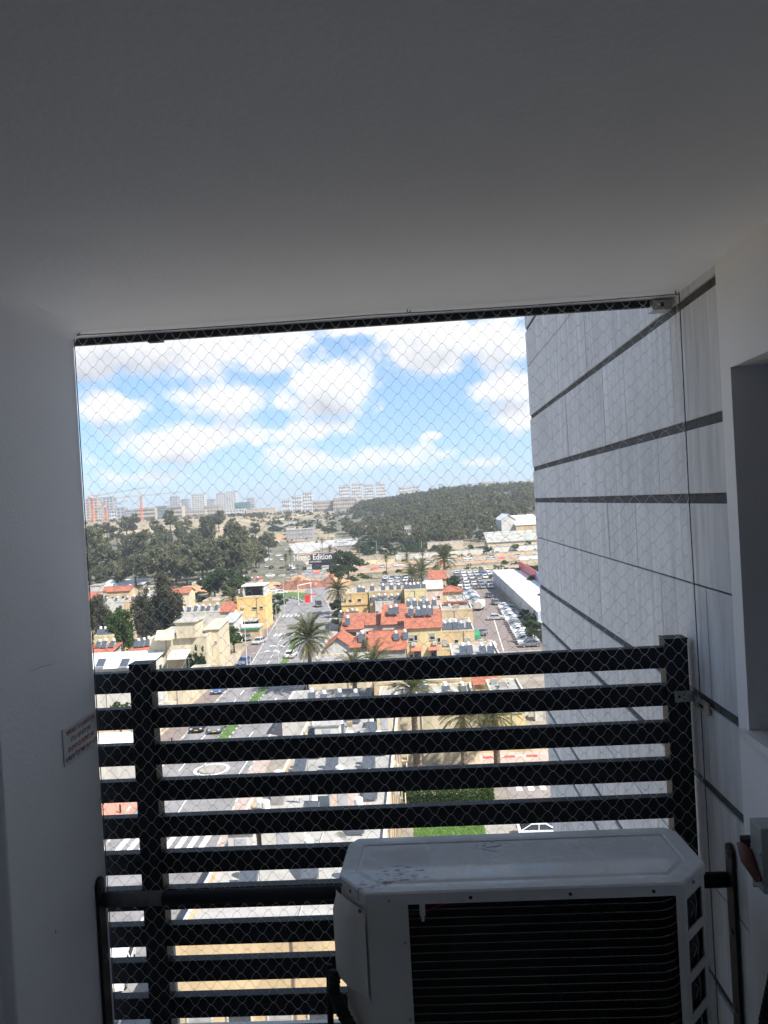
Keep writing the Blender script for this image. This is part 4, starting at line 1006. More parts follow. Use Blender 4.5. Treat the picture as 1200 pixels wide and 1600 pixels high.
def hip(x0, x1, y0, y1, z, rise, m, ov=.4):
    x0 -= ov; x1 += ov; y0 -= ov; y1 += ov; ym = (y0+y1)/2; i = min((y1-y0)/2, (x1-x0)/2-.1)
    v = [(x0, y0, z), (x1, y0, z), (x1, y1, z), (x0, y1, z), (x0+i, ym, z+rise), (x1-i, ym, z+rise)]
    v += [(p[0], p[1], z-.14) for p in v[:4]]
    mb = MB().add(v, [(0, 1, 5, 4), (1, 2, 5), (2, 3, 4, 5), (3, 0, 4), (6, 7, 1, 0), (7, 8, 2, 1), (8, 9, 3, 2), (9, 6, 0, 3), (9, 8, 7, 6)], m)
    for a, b in ((0, 4), (1, 5), (4, 5), (2, 5), (3, 4)): mb.tube([Vector(v[a])+Vector((0, 0, .03)), Vector(v[b])+Vector((0, 0, .03))], .1, m, 5)
    return mb
AZ = {}
def acbox():
    if 'a' not in AZ:
        AZ['a'] = MB().box(-.4, .4, -.33, -.03, 0, .55, WHITE).tube([(.1, -.33, .28), (.1, -.345, .28)], .2, BGREY, 10).mesh('outdoor_unit')
    return AZ['a']
def fr(pl, pr, z):
    a, b = gp(*pl, z), gp(*pr, z); return a.x, b.x, (a.y+b.y)/2
def house(label, x0, x1, y0, d, h, wall, roof='flat', rise=1.6, rm=None, name='house', cat='house', wins=(), side=(), acs=(), ridge='x', base=0.0, par=.7, rooft=None):
    """wins: (u, z, w, h, kind) on the front, u 0..1 across; side: (face, v, z, w, h, kind) on 'e'/'w' walls"""
    cx_, cy_ = (x0+x1)/2, y0+d/2; t = thing(name, label, cat, (cx_, cy_, base)); a, b = (x1-x0)/2, d/2
    rooft = rooft or GROOF
    MB().box(-a, a, -b, b, 0, h, wall).build('wall', t)
    if roof == 'flat':
        MB().box(-a+.22, a-.22, -b+.22, b-.22, h+.01, h+.10, rooft).build('roof', t)
        pw_ = .2; pm = MB()
        pm.box(-a-.04, a+.04, -b-.04, -b+pw_, h+.002, h+par, wall, WHITE).box(-a-.04, a+.04, b-pw_, b+.04, h+.002, h+par, wall, WHITE)
        pm.box(-a-.04, -a+pw_, -b+pw_+.002, b-pw_-.002, h+.002, h+par, wall, WHITE).box(a-pw_, a+.04, -b+pw_+.002, b-pw_-.002, h+.002, h+par, wall, WHITE); pm.build('parapet', t)
        qr = random.Random(int(x0*31+y0*17))
        if base == 0 and h < 12:
            for _ in range(3):
                u, v, k = qr.uniform(-.7, .7)*a, qr.uniform(-.3, .7)*b, qr.uniform(.25, .55)
                MB().box(u-k, u+k, v-k*.8, v+k*.8, h+.102, h+.3+k*1.2, qr.choice((WHITE, GROOF, CONC, TAN, BGREY))).build('vent_box', t)
            u, v = qr.uniform(-.8, .8)*a, qr.uniform(0, .8)*b
            MB().tube([(u, v, h+.1), (u, v, h+2.6)], .035, STEEL, 5).tube([(u-.5, v, h+2.4), (u+.5, v, h+2.4)], .03, STEEL, 4).build('antenna', t)
            pu = qr.uniform(-.5, .5)*a; MB().tube([(pu, -b+.4, h+.16), (pu, b-.4, h+.16)], .05, WHITE, 5).tube([(pu, -b-.1, .1), (pu, -b-.1, h+.2)], .06, qr.choice((TAN, WHITE, BGREY)), 5).build('pipe', t)
    elif roof == 'gable': 
        gable(-a, a, -b, b, h, rise, rm or TILE, ridge).build('roof', t)
        g = MB()
        if ridge == 'x':
            for X in (-a, a-.2): g.prof([(-b, h), (0, h+rise-.25), (b, h)], 'x', X, X+.2, wall)
        else:
            for Y in (-b, b-.2): g.prof([(-a, h), (0, h+rise-.25), (a, h)][::-1], 'y', Y, Y+.2, wall)
        g.build('gable', t)
    elif roof == 'hip': hip(-a, a, -b, b, h+.02, rise, rm or TILE).build('roof', t)
    elif roof == 'slope':
        slope(-a, a, -b, b, h-.05, rise, rm or TILE).build('roof', t); MB().box(-a, a, b-.2, b, h, h+rise-.1, wall).build('back_wall', t)
    for u, z, w, hh, *k in wins: win(t, -a+2*a*u, -b, z, w, hh, 0, k[0] if k else 'glass')
    for f, v, z, w, hh, *k in side:
        if f == 'e': win(t, a, -b+d*v, z, w, hh, R(90), k[0] if k else 'glass')
        else: win(t, -a, -b+d*v, z, w, hh, R(-90), k[0] if k else 'glass')
    for u, z in acs: link('outdoor_unit', acbox(), t, (-a+2*a*u, -b, z))
    return t
# roof furniture: solar water heaters
def make_heater():
    t = thing('solar_water_heater', '', 'water heater')
    MB().tube([(0, .35, .55), (0, .35, 1.9)], .34, TANK, 12).tube([(0, .35, 1.9), (0, .35, 1.98)], [.34, .22], TANK, 12).build('tank', t, smooth=False)
    a = R(42); L_ = 1.9; pb = MB(); y1, z1 = -.15, 1.42; y0_, z0_ = y1-L_*math.cos(a), z1-L_*math.sin(a)
    nv = Vector((0, -math.sin(a), math.cos(a)))*.08
    pb.add([(-.62, y0_, z0_), (.62, y0_, z0_), (.62, y1, z1), (-.62, y1, z1), (-.62, y0_+nv.y, z0_+nv.z), (.62, y0_+nv.y, z0_+nv.z), (.62, y1+nv.y, z1+nv.z), (-.62, y1+nv.y, z1+nv.z)],
           [(0, 3, 2, 1), (0, 1, 5, 4), (1, 2, 6, 5), (2, 3, 7, 6), (3, 0, 4, 7)], BGREY)
    nv *= 1.02; e = .05
    pb.add([(-.62+e, y0_+nv.y+e*.7, z0_+nv.z+e*.7), (.62-e, y0_+nv.y+e*.7, z0_+nv.z+e*.7), (.62-e, y1+nv.y-e*.7, z1+nv.z-e*.7), (-.62+e, y1+nv.y-e*.7, z1+nv.z-e*.7)], [(0, 1, 2, 3)], PANEL)
    pb.build('collector', t)
    st = MB()
    for x in (-.55, .55):
        st.tube([(x, y1, 0), (x, y1, z1)], .03, STEEL, 4); st.tube([(x, y1, .1), (x, .5, .1)], .03, STEEL, 4)
        st.tube([(x*.5, .35, 0), (x*.5, .35, .56)], .03, STEEL, 4)
    st.build('stand', t); return t
HEAT = None
def heaters(spots, where, group='solar water heaters on the roofs'):
    global HEAT
    for k, (x, y, z) in enumerate(spots):
        lab = '%s solar water heater %s' % (ORD[k], where)
        if HEAT is None: HEAT = make_heater(); o = HEAT; o.location = (x, y, z); o['label'] = lab; o['group'] = group
        else: o = copy_tree(HEAT, (x, y, z), random.uniform(-.12, .12), lab, (.85, .85, random.uniform(.75, .95)))
def row(x0, x1, y, z, n, j=.4): return [(x0+(x1-x0)*(k+.5)/n+random.uniform(-j, j), y+random.uniform(-j, j), z) for k in range(n)]
# --- central block
x0, x1, y0 = fr((508, 1013), (577, 1011), 4.6)
house('white cottage with red tiled gable roof nearest the big date palm', x0, x1-3.2, y0, 9, 4.6, WHITE, 'gable', 1.9, ridge='y', wins=((.75, 1.6, .5, .5), (.3, 1.4, .7, .7)), side=())
house('white house with a red hip roof and dark panel beside the cottage', x1-3.2, x1+.6, y0-.4, 8, 4.7, WHITE, 'hip', 1.7, wins=((.35, 1.6, 1.1, .9), (.8, 2.0, .5, .5)))
heaters([(x1-1.4, y0+2.0, 5.2)], 'on the red hip roof beside the cottage')
x0, x1, y0 = fr((577, 1016), (633, 1013), 5.0)
house('house under the largest plain orange tiled roof in the middle of the block', x0, x1, y0, 10.5, 5.0, CONC, 'gable', 2.4, wins=((.75, 2, 1, .8, 'shutter'),))
heaters([(x0+4.6, y0+3.2, 6.0), (x0+6.2, y0+3.4, 6.0)], 'on the largest orange tiled roof')
x0, x1, y0 = fr((534, 985), (566, 982), 6.2)
house('white house with small red roof and one dark wide window', x0, x1, y0, 8, 6.2, WHITE, 'slope', 1.9, wins=((.5, 4.9, 1.6, .8),))
heaters([(x0+1.0, y0+2.0, 6.8)], 'on the small red roof above the dark wide window')
x0, x1, y0 = fr((566, 976), (597, 974), 6.6)
house('narrow white house with a low orange roof between two red roofs', x0, x1, y0, 6, 6.4, WHITE, 'slope', 1.4, wins=((.25, 4.6, .6, .6),))
x0, x1, y0 = fr((597, 977), (633, 974), 7.0)
house('white walled house whose red roof carries two square dark collectors', x0, x1, y0, 8.5, 7.0, WHITE, 'slope', 2.6, wins=((.3, 4.4, .6, .9), (.7, 4.4, .6, .6)))
heaters([(x0+1.6, y0+4, 8.4), (x1-1.7, y0+4, 8.4)], 'on the red roof with white wall below')
x0, x1, y0 = fr((634, 983), (689, 980), 7.4)
house('two storey yellow house with long red roof and white awnings over balconies', x0, x1, y0, 8, 7.4, PALEY, 'slope', 2.0,
      wins=((.14, 5.2, .8, 1.1, 'half'), (.27, 5.3, .5, .9), (.74, 5.3, .8, 1.1, 'half'), (.3, 2.2, 1.2, 1.2), (.12, 1.2, .6, 1.6), (.76, 2.2, 1.0, 1.1), (.92, 4.8, .5, .7)), acs=((.2, 4.4), (.8, 4.4), (.45, 1.4), (.62, 1.4)))
heaters(row(x0+.5, x1-1, y0+5.6, 8.9, 4, .2), 'along the top of the long red roof of the yellow house')
aw = MB(); house_aw = thing('awning', 'small reddish awnings over the lower windows of the yellow house', 'awning', ((x0+x1)/2, y0, 0))
a_ = (x1-x0)/2
for u in (.28, .76): aw.prof([(-1.2, 3.55), (-.02, 3.95), (-.02, 4.03), (-1.2, 3.63)], 'x', -a_+2*a_*u-1.0, -a_+2*a_*u+1.0, mat('awning_red', (.42, .15, .10), .8, .1))
aw.build('canopy', house_aw)
x0, x1, y0 = fr((632, 925), (667, 922), 9.4)
house('tall plain pale yellow block with two white shuttered windows', x0, x1, y0, 10, 9.4, PALEY, 'flat', par=.5, wins=((.22, 6.7, 1.1, 1.4, 'shutter'), (.82, 6.7, 1.2, 1.5, 'shutter')), rooft=TAR)
heaters(row(x0, x1-.5, y0+2, 9.5, 5, .2), 'on the tall plain pale yellow block')
heaters(row(x0+.4, x1+2, y0-4.2, 6.4, 5, .3), 'below the plain wall of the pale yellow block')
house('low sand annexe carrying water heaters under the pale yellow block', x0+.2, x1+3, y0-6.5, 6.2, 5.7, SAND, 'flat', par=.4)
x0, x1, y0 = fr((576, 927), (631, 924), 8.6)
house('long ochre house with a white roof edge and weathered upper wall', x0, x1, y0, 10, 8.6, SAND, 'flat', par=.5, rooft=TAR, wins=((.06, 6.6, .7, .9), (.4, 6.4, .9, 1.0), (.7, 6.5, .6, .8)))
heaters(row(x0, x1, y0+2, 8.7, 4, .3), 'along the white edged roof of the long ochre house')
x0b, x1b, y0b = fr((586, 942), (626, 940), 6.6)
house('white lower house with a flat roof in front of the long ochre house', x0b, x1b, y0b, y0-y0b-.3, 6.6, WHITE, 'flat', par=.3, rooft=CONC, wins=((.42, 4.6, .5, .6), (.05, 3, .6, 1.6), (.2, 2.6, .9, 1.2, 'shutter')))
heaters(row(x0b-1, x1b, y0b+2.2, 6.7, 5, .3), 'on the white lower house before the ochre one')
x0, x1, y0 = fr((540, 930), (575, 928), 8.4)
house('ochre house on the street side with a stepped terrace front', x0, x1, y0, 9, 8.4, OCHRE, 'flat', par=.45, rooft=TAR, wins=((.2, 6.3, .8, 1.0), (.6, 6.3, .8, 1.0)))
heaters(row(x0+3, x1-1, y0+2, 8.5, 2, .2), 'on the stepped ochre house by the street')
x0c, x1c, y0c = fr((534, 946), (575, 943), 5.9)
house('ochre terrace house below the stepped ochre one', x0c, x1c, y0c, y0-y0c-.3, 5.9, OCHRE, 'flat', par=.7, rooft=CONC, wins=((.2, 3.6, .9, 1.2), (.5, 3.4, .9, 1.5), (.8, 3.6, .9, 1.2)), acs=((.35, 3.4), (.65, 3.4)))
heaters(row(x0c, x1c, y0c+2, 6.0, 3, .2), 'on the ochre terrace below the stepped house')
heaters(row(x0c-.5, x1c-2, y0c-2.4, 3.4, 4, .3), 'in front of the ochre terrace wall')
house('low tan outbuilding before the ochre terrace', x0c-.5, x1c-1, y0c-4, 3.8, 3.0, TAN, 'flat', par=.3)
x0, x1, y0 = fr((665, 919), (685, 917), 7.6)
house('pink house with a lean-to red roof beside the pale yellow block', x0, x1+1, y0, 8, 7.2, PINKW, 'slope', 1.4, rm=PINKW, wins=((.75, 4.7, .6, .6),))
house('ochre house with a terracotta hip roof behind the pink house', x1+.5, x1+6, y0+2, 7, 6.0, SAND, 'hip', 1.2, wins=((.5, 4.0, 1.0, 1.0),))
x0, x1, y0 = fr((671, 906), (697, 904), 8.2)
house('sand house with a bright red hip roof at the car park corner', x0, x1, y0, 7, 8.2, SAND, 'slope', 1.8, wins=((.4, 5.6, 1.4, .9), (.85, 5.8, .5, .8)))
heaters([(x0+1.4, y0-2.2, 6.2)], 'below the bright red roof at the car park corner')
x0, x1, y0 = fr((700, 941), (727, 939), 8.2)
house('cream upper house with a thin red roof edge beside the car park', x0, x1, y0, 7, 8.2, CREAM, 'flat', par=.3, rooft=TAR)
tag(MB().box(x0-1, x1+.6, y0-1.0, y0-.1, 8.0, 8.3, TILE).build('roof_edge'), 'thin red tiled edge along the cream upper house', 'roof edge')
x0, x1, y0 = fr((690, 956), (738, 953), 7.4)
house('ochre two storey house with two deep windows near the car park', x0, x1, y0, 8, 7.4, SAND, 'flat', par=.4, wins=((.42, 4.4, 1.1, 1.3, 'half'), (.80, 4.6, 1.0, 1.3), (.2, 4.4, .8, 1.6, 'shutter')), acs=((.35, 3.2), (.7, 3.2)))
x0d, x1d, y0d = fr((689, 989), (741, 986), 5.6)
house('lower ochre house with a grey roof full of collectors', x0d, x1d, y0d, y0-y0d-.4, 5.6, SAND, 'flat', par=.35, wins=((.12, 3.3, .7, 1.0, 'shutter'), (.45, 3.4, .6, .8), (.8, 3.3, .8, 1.1, 'half')), acs=((.3, 2.0), (.6, 1.8)))
heaters(row(x0d+.3, x1d-.5, y0d+2.6, 5.7, 5, .2), 'on the grey roof of the lower ochre house')
x0e, x1e, y0e = fr((640, 1014), (700, 1011), 3.2)
house('low sand annexe with grey roof below the yellow house', x0e, x1e+3, y0e, 5.5, 2.7, SAND, 'flat', par=.35, rooft=GROOF)
heaters(row(x0e+1, x1e+2.5, y0e+2.4, 2.8, 6, .2), 'on the low annexe below the yellow house')
house('pale low shed with a flat concrete roof at the end of the paved lane', x1e+3.4, x1e+9, y0e+1, 4.5, 2.6, CONC, 'flat', par=.3, rooft=GROOF)
# --- rows seen through the slat gaps
house('flat roofed white row house crossing the top slat gap', -6.2, 5.4, 87.5, 12, 5.8, CREAM, 'flat', par=.5, rooft=TAR, wins=((.3, 2.6, .8, 1.0), (.62, 2.4, 1.2, 1.2, 'half'), (.85, 2.6, .8, 1.0)), acs=((.45, 2.5), (.72, 2.0)), side=(('e', .4, 2.5, 1, 1.1),))
heaters(row(-5, 4.6, 90.5, 5.9, 4, .5)+row(-4, 5, 95, 5.9, 4, .5), 'on the white row house in the top slat gap')
house('small brick coloured shed with orange roof in the top slat gap', 6.6, 9.8, 109, 4, 3.6, SAND, 'slope', .6, name='shed', cat='shed', wins=((.5, 1.4, .8, .8),))
house('yellow low house beside the stone wall edge', 8.0, 12.3, 100, 7, 4.4, PALEY, 'flat', par=.4, wins=((.4, 2, .9, 1.0), (.8, 2, .9, 1)))
house('white flat roofed house beyond the row house', -19.5, -8.0, 100, 10, 3.4, WHITE, 'flat', par=.3, rooft=GROOF)
heaters(row(-17, -9, 104, 3.5, 4, .4), 'on the white flat roofed house beyond the row house')
house('sand house behind the row house roofs', -7.4, 4.5, 104, 11, 5.4, SAND, 'flat', par=.4, rooft=TAR, side=(('e', .4, 2.4, 1, 1),))
heaters(row(-6.5, 3.6, 108, 5.5, 6, .4), 'on the sand house behind the row house')
house('sand house near the big palm foot', -18.5, -9.5, 118, 12, 4.6, CREAM, 'flat', par=.4, rooft=GROOF, side=(('w', .5, 2, 1, 1),))
house('ochre house south of the lower ochre house', 4.0, 11.5, 120, 12, 5.0, SAND, 'flat', par=.4, rooft=TAR)
heaters(row(4.8, 11, 124, 5.1, 4, .3), 'on the ochre house south of the paved lane')
# near flat-roofed row with a streaked sand facade
def rowhouse(label, x0, x1, y0, d, h, fx):
    t = house(label, x0, x1, y0, d, h, SAND, 'flat', par=.45, rooft=fx, wins=[((k+.5)/5, z, 1.1, 1.2, 'half' if (k+z) % 2 < 1 else 'glass') for k in range(5) for z in (1.2, 4.2)],
              side=[('e', (k+.5)/6, z, 1.0, 1.2, 'half' if k % 2 else 'glass') for k in range(6) for z in (1.2, 4.2, 6.6)])
    for k in range(7):
        v = -d/2+d*(k+.12)/7; MB().tube([((x1-x0)/2+.08, v, .2), ((x1-x0)/2+.08, v, h)], .06, TAN, 6).build('drain_pipe', t)
    for k in range(5):
        v = -d/2+d*(k+.9)/5; MB().box((x1-x0)/2+.002, (x1-x0)/2+.7, v-.5, v+.5, 3.2, 3.28, CREAM).box((x1-x0)/2+.62, (x1-x0)/2+.7, v-.5, v+.5, 3.28, 4.1, CREAM).build('ledge', t)
    return t
rowhouse('nearest flat roofed block with a streaked sand facade under the slats', -13.1, -3.15, 36.9, 22, 9.0, TAR)
heaters([(-10.5, 42.5, 9.1), (-7.4, 43.8, 9.1), (-4.6, 42, 9.1), (-11.2, 50, 9.1), (-8.2, 51, 9.1), (-5, 49.5, 9.1), (-11.5, 56, 9.1), (-7, 56.5, 9.1), (-4.6, 55, 9.1)], 'on the nearest flat roofed block')
rowhouse('second flat roofed block of the row, grey roof crowded with collectors', -12.3, -3.25, 60.2, 20, 8.2, GROOF)
heaters([(-10.8, 63, 8.3), (-8.2, 62.6, 8.3), (-5.2, 63.2, 8.3), (-10.2, 67, 8.3), (-7.2, 67.6, 8.3), (-4.6, 67, 8.3), (-11, 71.6, 8.3), (-8.6, 72.2, 8.3), (-5.6, 72, 8.3), (-10.5, 77, 8.3), (-7.5, 77, 8.3), (-5, 76.6, 8.3)], 'on the second flat roofed block of the row')
for k, (x, y, z, a, b_, m_, l) in enumerate(((-9.2, 46.5, 9.1, 2.6, 2.2, WHITE, 'white stair head box on the nearest flat roof'), (-6.3, 53.2, 9.1, 1.8, 1.6, PINKW, 'salmon brick box on the nearest flat roof'), (-11.6, 46, 9.1, 1.5, 2.5, WHITE, 'narrow white box near the street edge of the nearest flat roof'), (-9.4, 69.8, 8.3, 2.2, 1.8, WHITE, 'white box among collectors on the second flat roof'), (-4.4, 74.3, 8.3, 1.5, 1.6, CREAM, 'cream box at the far corner of the second flat roof'))):
    t = thing('roof_hut', l, 'roof hut', (x, y, z)); MB().box(-a/2, a/2, -b_/2, b_/2, 0, 1.9, m_).build('wall', t); MB().box(-a/2-.12, a/2+.12, -b_/2-.12, b_/2+.12, 1.902, 2.02, TAR).build('roof', t)
    MB().box(-.35, .35, -b_/2-.03, -b_/2-.002, .05, 1.6, BGREY).build('door', t)
for k, (x, y) in enumerate(((-5.9, 46.2), (-12, 53), (-9.6, 54), (-6.1, 70))):
    z = 9.1 if y < 58 else 8.3; t = thing('satellite_dish', 'white satellite dish %s on the flat roofed row' % ('near the salmon box', 'beside the street edge', 'at the middle', 'among the collectors')[k], 'dish', (x, y, z))
    MB().tube([(0, 0, 0), (0, 0, .7)], .04, STEEL, 6).build('pole', t)
    dm = MB(); N = 12; dm.v = [(0, .05, .8)]+[(.42*math.cos(2*math.pi*j/N), -.12, .8+.42*math.sin(2*math.pi*j/N)) for j in range(N)]; dm.f = [(0, 1+j, 1+(j+1) % N) for j in range(N)]; dm.m = [dm.mi(WHITE)]*N; dm.build('reflector', t)
# --- west side of the street
x0, x1, y0 = fr((233, 1000), (322, 995), 7.2)
cv = house('cream villa with a square roof tower and carport awning', x0, x1, y0, 13, 7.2, CREAM, 'flat', par=.35, rooft=CONC, wins=((.62, 3.4, 1.6, 1.0), (.9, 2.0, .8, 1.0), (.12, 4.6, .6, .5)), side=(('e', .3, 4, 1, 1),))
tx0, tx1, ty0 = fr((273, 974), (306, 971), 10.2)
t_ = (cv.location.x, cv.location.y)
MB().box(tx0-t_[0], tx1-t_[0], ty0-t_[1], ty0-t_[1]+5, 7.31, 10.2, CREAM).build('tower', cv)
MB().box(tx0-t_[0]-.35, tx1-t_[0]+.35, ty0-t_[1]-.35, ty0-t_[1]+5.35, 10.202, 10.42, CREAM, TAR).build('tower_roof', cv)
MB().prof([(ty0-t_[1]-1.6, 7.31), (ty0-t_[1]-1.6, 7.5), (ty0-t_[1]-.01, 9.0), (ty0-t_[1]-.01, 7.31)], 'x', tx0-t_[0]-3.6, tx0-t_[0]-.36, CREAM).build('sloped_parapet', cv)
wx0, wx1, wy0 = fr((322, 983), (344, 981), 8.0)
house('cream villa wing with a slanting parapet next to the street trees', wx0, wx1, wy0-1, 8, 8.0, CREAM, 'slope', .8, rm=CREAM, wins=((.3, 3.2, .8, .8), (.75, 5.4, .3, .3)))
x0g, x1g, y0g = fr((238, 1010), (272, 1008), 5.6)
g_ = house('salmon tiled porch roof on the front of the cream villa', x0g, x1g+.5, y0g, max(1.5, y0-y0g-.05), 5.0, PALEY, 'slope', .7, rm=mat('salmon_tiles', (.46, .27, .20), .85, .15, 1.5), name='porch', cat='porch', wins=((.8, 2.6, .5, 2.0),))
aw = thing('carport_awning', 'pale slanting awning over the dark carport of the cream villa', 'awning', (x0+(x1-x0)*.56, y0-.1, 0))
MB().prof([(-3.4, 3.9), (-.05, 5.0), (-.05, 5.12), (-3.4, 4.02)], 'x', -1.8, 1.8, WHITE).build('canopy', aw); 
for x in (-1.7, 1.7): MB().tube([(x, -3.3, 0), (x, -3.3, 3.9)], .05, STEEL, 6).build('post', aw)
yw = thing('garden_wall', 'cream garden wall of the villa with railing by the brown pavement', 'wall', (0, 0, 0))
p, q_ = gp(322, 1042, 1.6), gp(361, 1030, 1.6)
MB().prism([(p.x, p.y), (q_.x, p.y-.4), (q_.x, p.y-.1), (p.x, p.y+.3)], 0, 1.9, CREAM, TAR).prism([(q_.x-.3, p.y), (q_.x, p.y), (q_.x, q_.y+8), (q_.x-.3, q_.y+8)], 0, 1.9, CREAM, TAR).build('wall', yw)
x0, x1, y0 = fr((120, 1047), (236, 1034), 4.4)
wr = house('long white metal roof building beside the pilaster with two roof collectors', x0-3, x1, y0, 9.5, 4.0, WHITE, 'slope', 1.0, rm=WMET, name='warehouse', cat='building', side=(('e', .3, 1.4, 1.4, 1.3), ('e', .7, 1.6, 1.4, 1.3)), wins=((.9, 1.5, 1.2, 1), (.7, 1.5, 1.2, 1)))
for k, px in enumerate((158, 195)):
    p = gp(px, 1040, 4.7); t = thing('solar_collector', 'lone dark solar panel on the long white metal roof, %s' % ('next to the pilaster', 'nearer the post')[k], 'solar panel', (p.x, p.y, hgt(0, 0)+4.4))
    MB().prof([(-.8, .2), (.8, 1.3), (.8, 1.38), (-.8, .28)], 'x', -.75, .75, BGREY).prof([(-.76, .31), (.76, 1.355), (.76, 1.37), (-.76, .325)], 'x', -.7, .7, PANEL).build('collector', t)
    MB().tube([(-.6, .7, -.3), (-.6, .7, 1.25)], .03, STEEL, 4).tube([(.6, .7, -.3), (.6, .7, 1.25)], .03, STEEL, 4).tube([(-.6, -.7, -.3), (-.6, -.7, .25)], .03, STEEL, 4).tube([(.6, -.7, -.3), (.6, -.7, .25)], .03, STEEL, 4).build('stand', t)
x0, x1, y0 = fr((140, 1024), (172, 1021), 4.0)
house('small house with orange red roof strip behind the long white roof', x0-3, x1, y0, 6, 3.8, WHITE, 'slope', 1.2)
heaters(row(x0-1, x1, y0+4.5, 4.6, 3, .2), 'on the orange strip roof by the pilaster')
x0, x1, y0 = fr((193, 1022), (236, 1018), 4.0)
house('low house with a thin red roof strip behind the long white roof', x0, x1, y0, 7, 3.8, SAND, 'slope', .8)
heaters(row(x0, x1, y0+5, 4.4, 4, .3), 'on the thin red strip roof')
x0, x1, y0 = fr((144, 998), (178, 994), 5.4)
house('ochre box house between the pilaster and the bright tree', x0, x1, y0, 8, 5.4, PALEY, 'flat', par=.5, rooft=TAR, wins=((.5, 3.4, .6, .8), (.85, 3.4, .6, .8)))
heaters(row(x0, x1, y0+2, 5.5, 3, .3), 'on the ochre box house')
x0, x1, y0 = fr((212, 975), (236, 973), 5.5)
house('pink grey house behind the bright tree', x0, x1, y0, 8, 5.5, PINKW, 'flat', par=.4, wins=((.3, 3, 1, 1), (.75, 3, 1, 1)))
x0, x1, y0 = fr((236, 962), (300, 958), 4.0)
house('low white roofed house behind the cream villa tower', x0, x1+8, y0, 9, 4.0, WHITE, 'flat', par=.3, rooft=TAR)
heaters(row(x0+6, x1+7, y0+4, 4.1, 6, .3), 'on the low white roof behind the cream villa tower')
x0, x1, y0 = fr((315, 942), (363, 938), 5.0)
house('long sand wall house between the dark trees and the yellow building', x0, x1, y0, 8, 5.0, SAND, 'flat', par=.5, rooft=TAR)
heaters(row(x0-8, x1-3, y0-3.5, 2.8, 6, .3), 'before the long sand wall')
house('low house under the collectors before the long sand wall', x0-9, x1-2, y0-6, 5.7, 2.3, CREAM, 'flat', par=.3)
x0, x1, y0 = fr((342, 958), (366, 955), 5.4)
house('house with a bright red lean-to roof beside the palm', x0, x1, y0, 6, 5.4, WHITE, 'slope', 1.8, side=(('e', .4, 2.4, 1, 1),))
x0, x1, y0 = fr((344, 975), (367, 971), 5.0)
house('white narrow house with slanted white side below the red lean-to roof', x0, x1, y0, 9, 5.0, WHITE, 'slope', 1.0, rm=BGREY, side=(('e', .3, 2.4, 1.2, 1.2), ('e', .7, 2.4, 1.2, 1.2)), wins=((.6, 2.4, 1, 1),))
x0, x1, y0 = fr((368, 937), (415, 933), 8.0)
yb = house('yellow corner building with a white penthouse box and shop canopy', x0, x1, y0, 9, 8.0, mat('deep_yellow_plaster', (.64, .44, .18), .85, .08, .7), 'flat', par=.45, rooft=TAR, name='corner_building', cat='building', wins=((.62, 5.2, 1.2, .5), (.86, 5.3, .8, .5), (.64, 2.6, 1.0, .5)), acs=((.22, 5.6),))
bx, by = (x1-x0)/2, 4.5
MB().box(bx-5.6, bx-.2, -by+.6, -by+6, 8.11, 8.5, WHITE).box(bx-5.6, bx-5.3, -by+.6, -by+6, 8.5, 11, WHITE).box(bx-.5, bx-.2, -by+.6, -by+6, 8.5, 11, WHITE).box(bx-5.9, bx+.1, -by+.3, -by+6.3, 11.002, 11.3, WMET).build('penthouse', yb)
MB().box(bx-5.28, bx-.52, -by+2.5, -by+2.7, 8.52, 10.98, DARK).build('penthouse_opening', yb)  # near-black sheet filling the open front of the penthouse
MB().box(-bx, bx-1.5, -by-5, -by-.05, 2.8, 3.0, TAR).build('canopy', yb)
for k in range(5): MB().tube([(-bx+.3+k*2, -by-4.8, 0), (-bx+.3+k*2, -by-4.8, 2.8)], .07, STEEL, 6).build('canopy_post', yb)
MB().box(-bx+.2, bx-2, -by-.3, -by-.02, .1, 2.6, DARK).build('shopfront', yb)
sh2 = thing('low_shop', 'low white shop roof with green fascia beside the parked van', 'shop', (0, 0, 0)); p = gp(370, 982, 2.6)
MB().box(p.x, p.x+5.4, p.y, p.y+4, 0, 2.6, SAND).build('wall', sh2); MB().box(p.x-.3, p.x+5.7, p.y-.3, p.y+4.2, 2.602, 2.9, WHITE).build('roof', sh2); MB().box(p.x-.3, p.x+5.6, p.y-.36, p.y-.302, 2.2, 2.62, GREENM).build('fascia', sh2)
rw = thing('ramp_wall', 'white curved ramp wall with planting at the street bend', 'wall'); a, b, c = gp(411, 972, 1), gp(425, 958, 1), gp(437, 943, 1)
rb = MB()
for u, v in ((a, b), (b, c)): rb.prism([(u.x, u.y), (v.x, v.y), (v.x-.4, v.y+.3), (u.x-.4, u.y+.3)], 0, 1.6, WHITE)
rb.build('wall', rw)
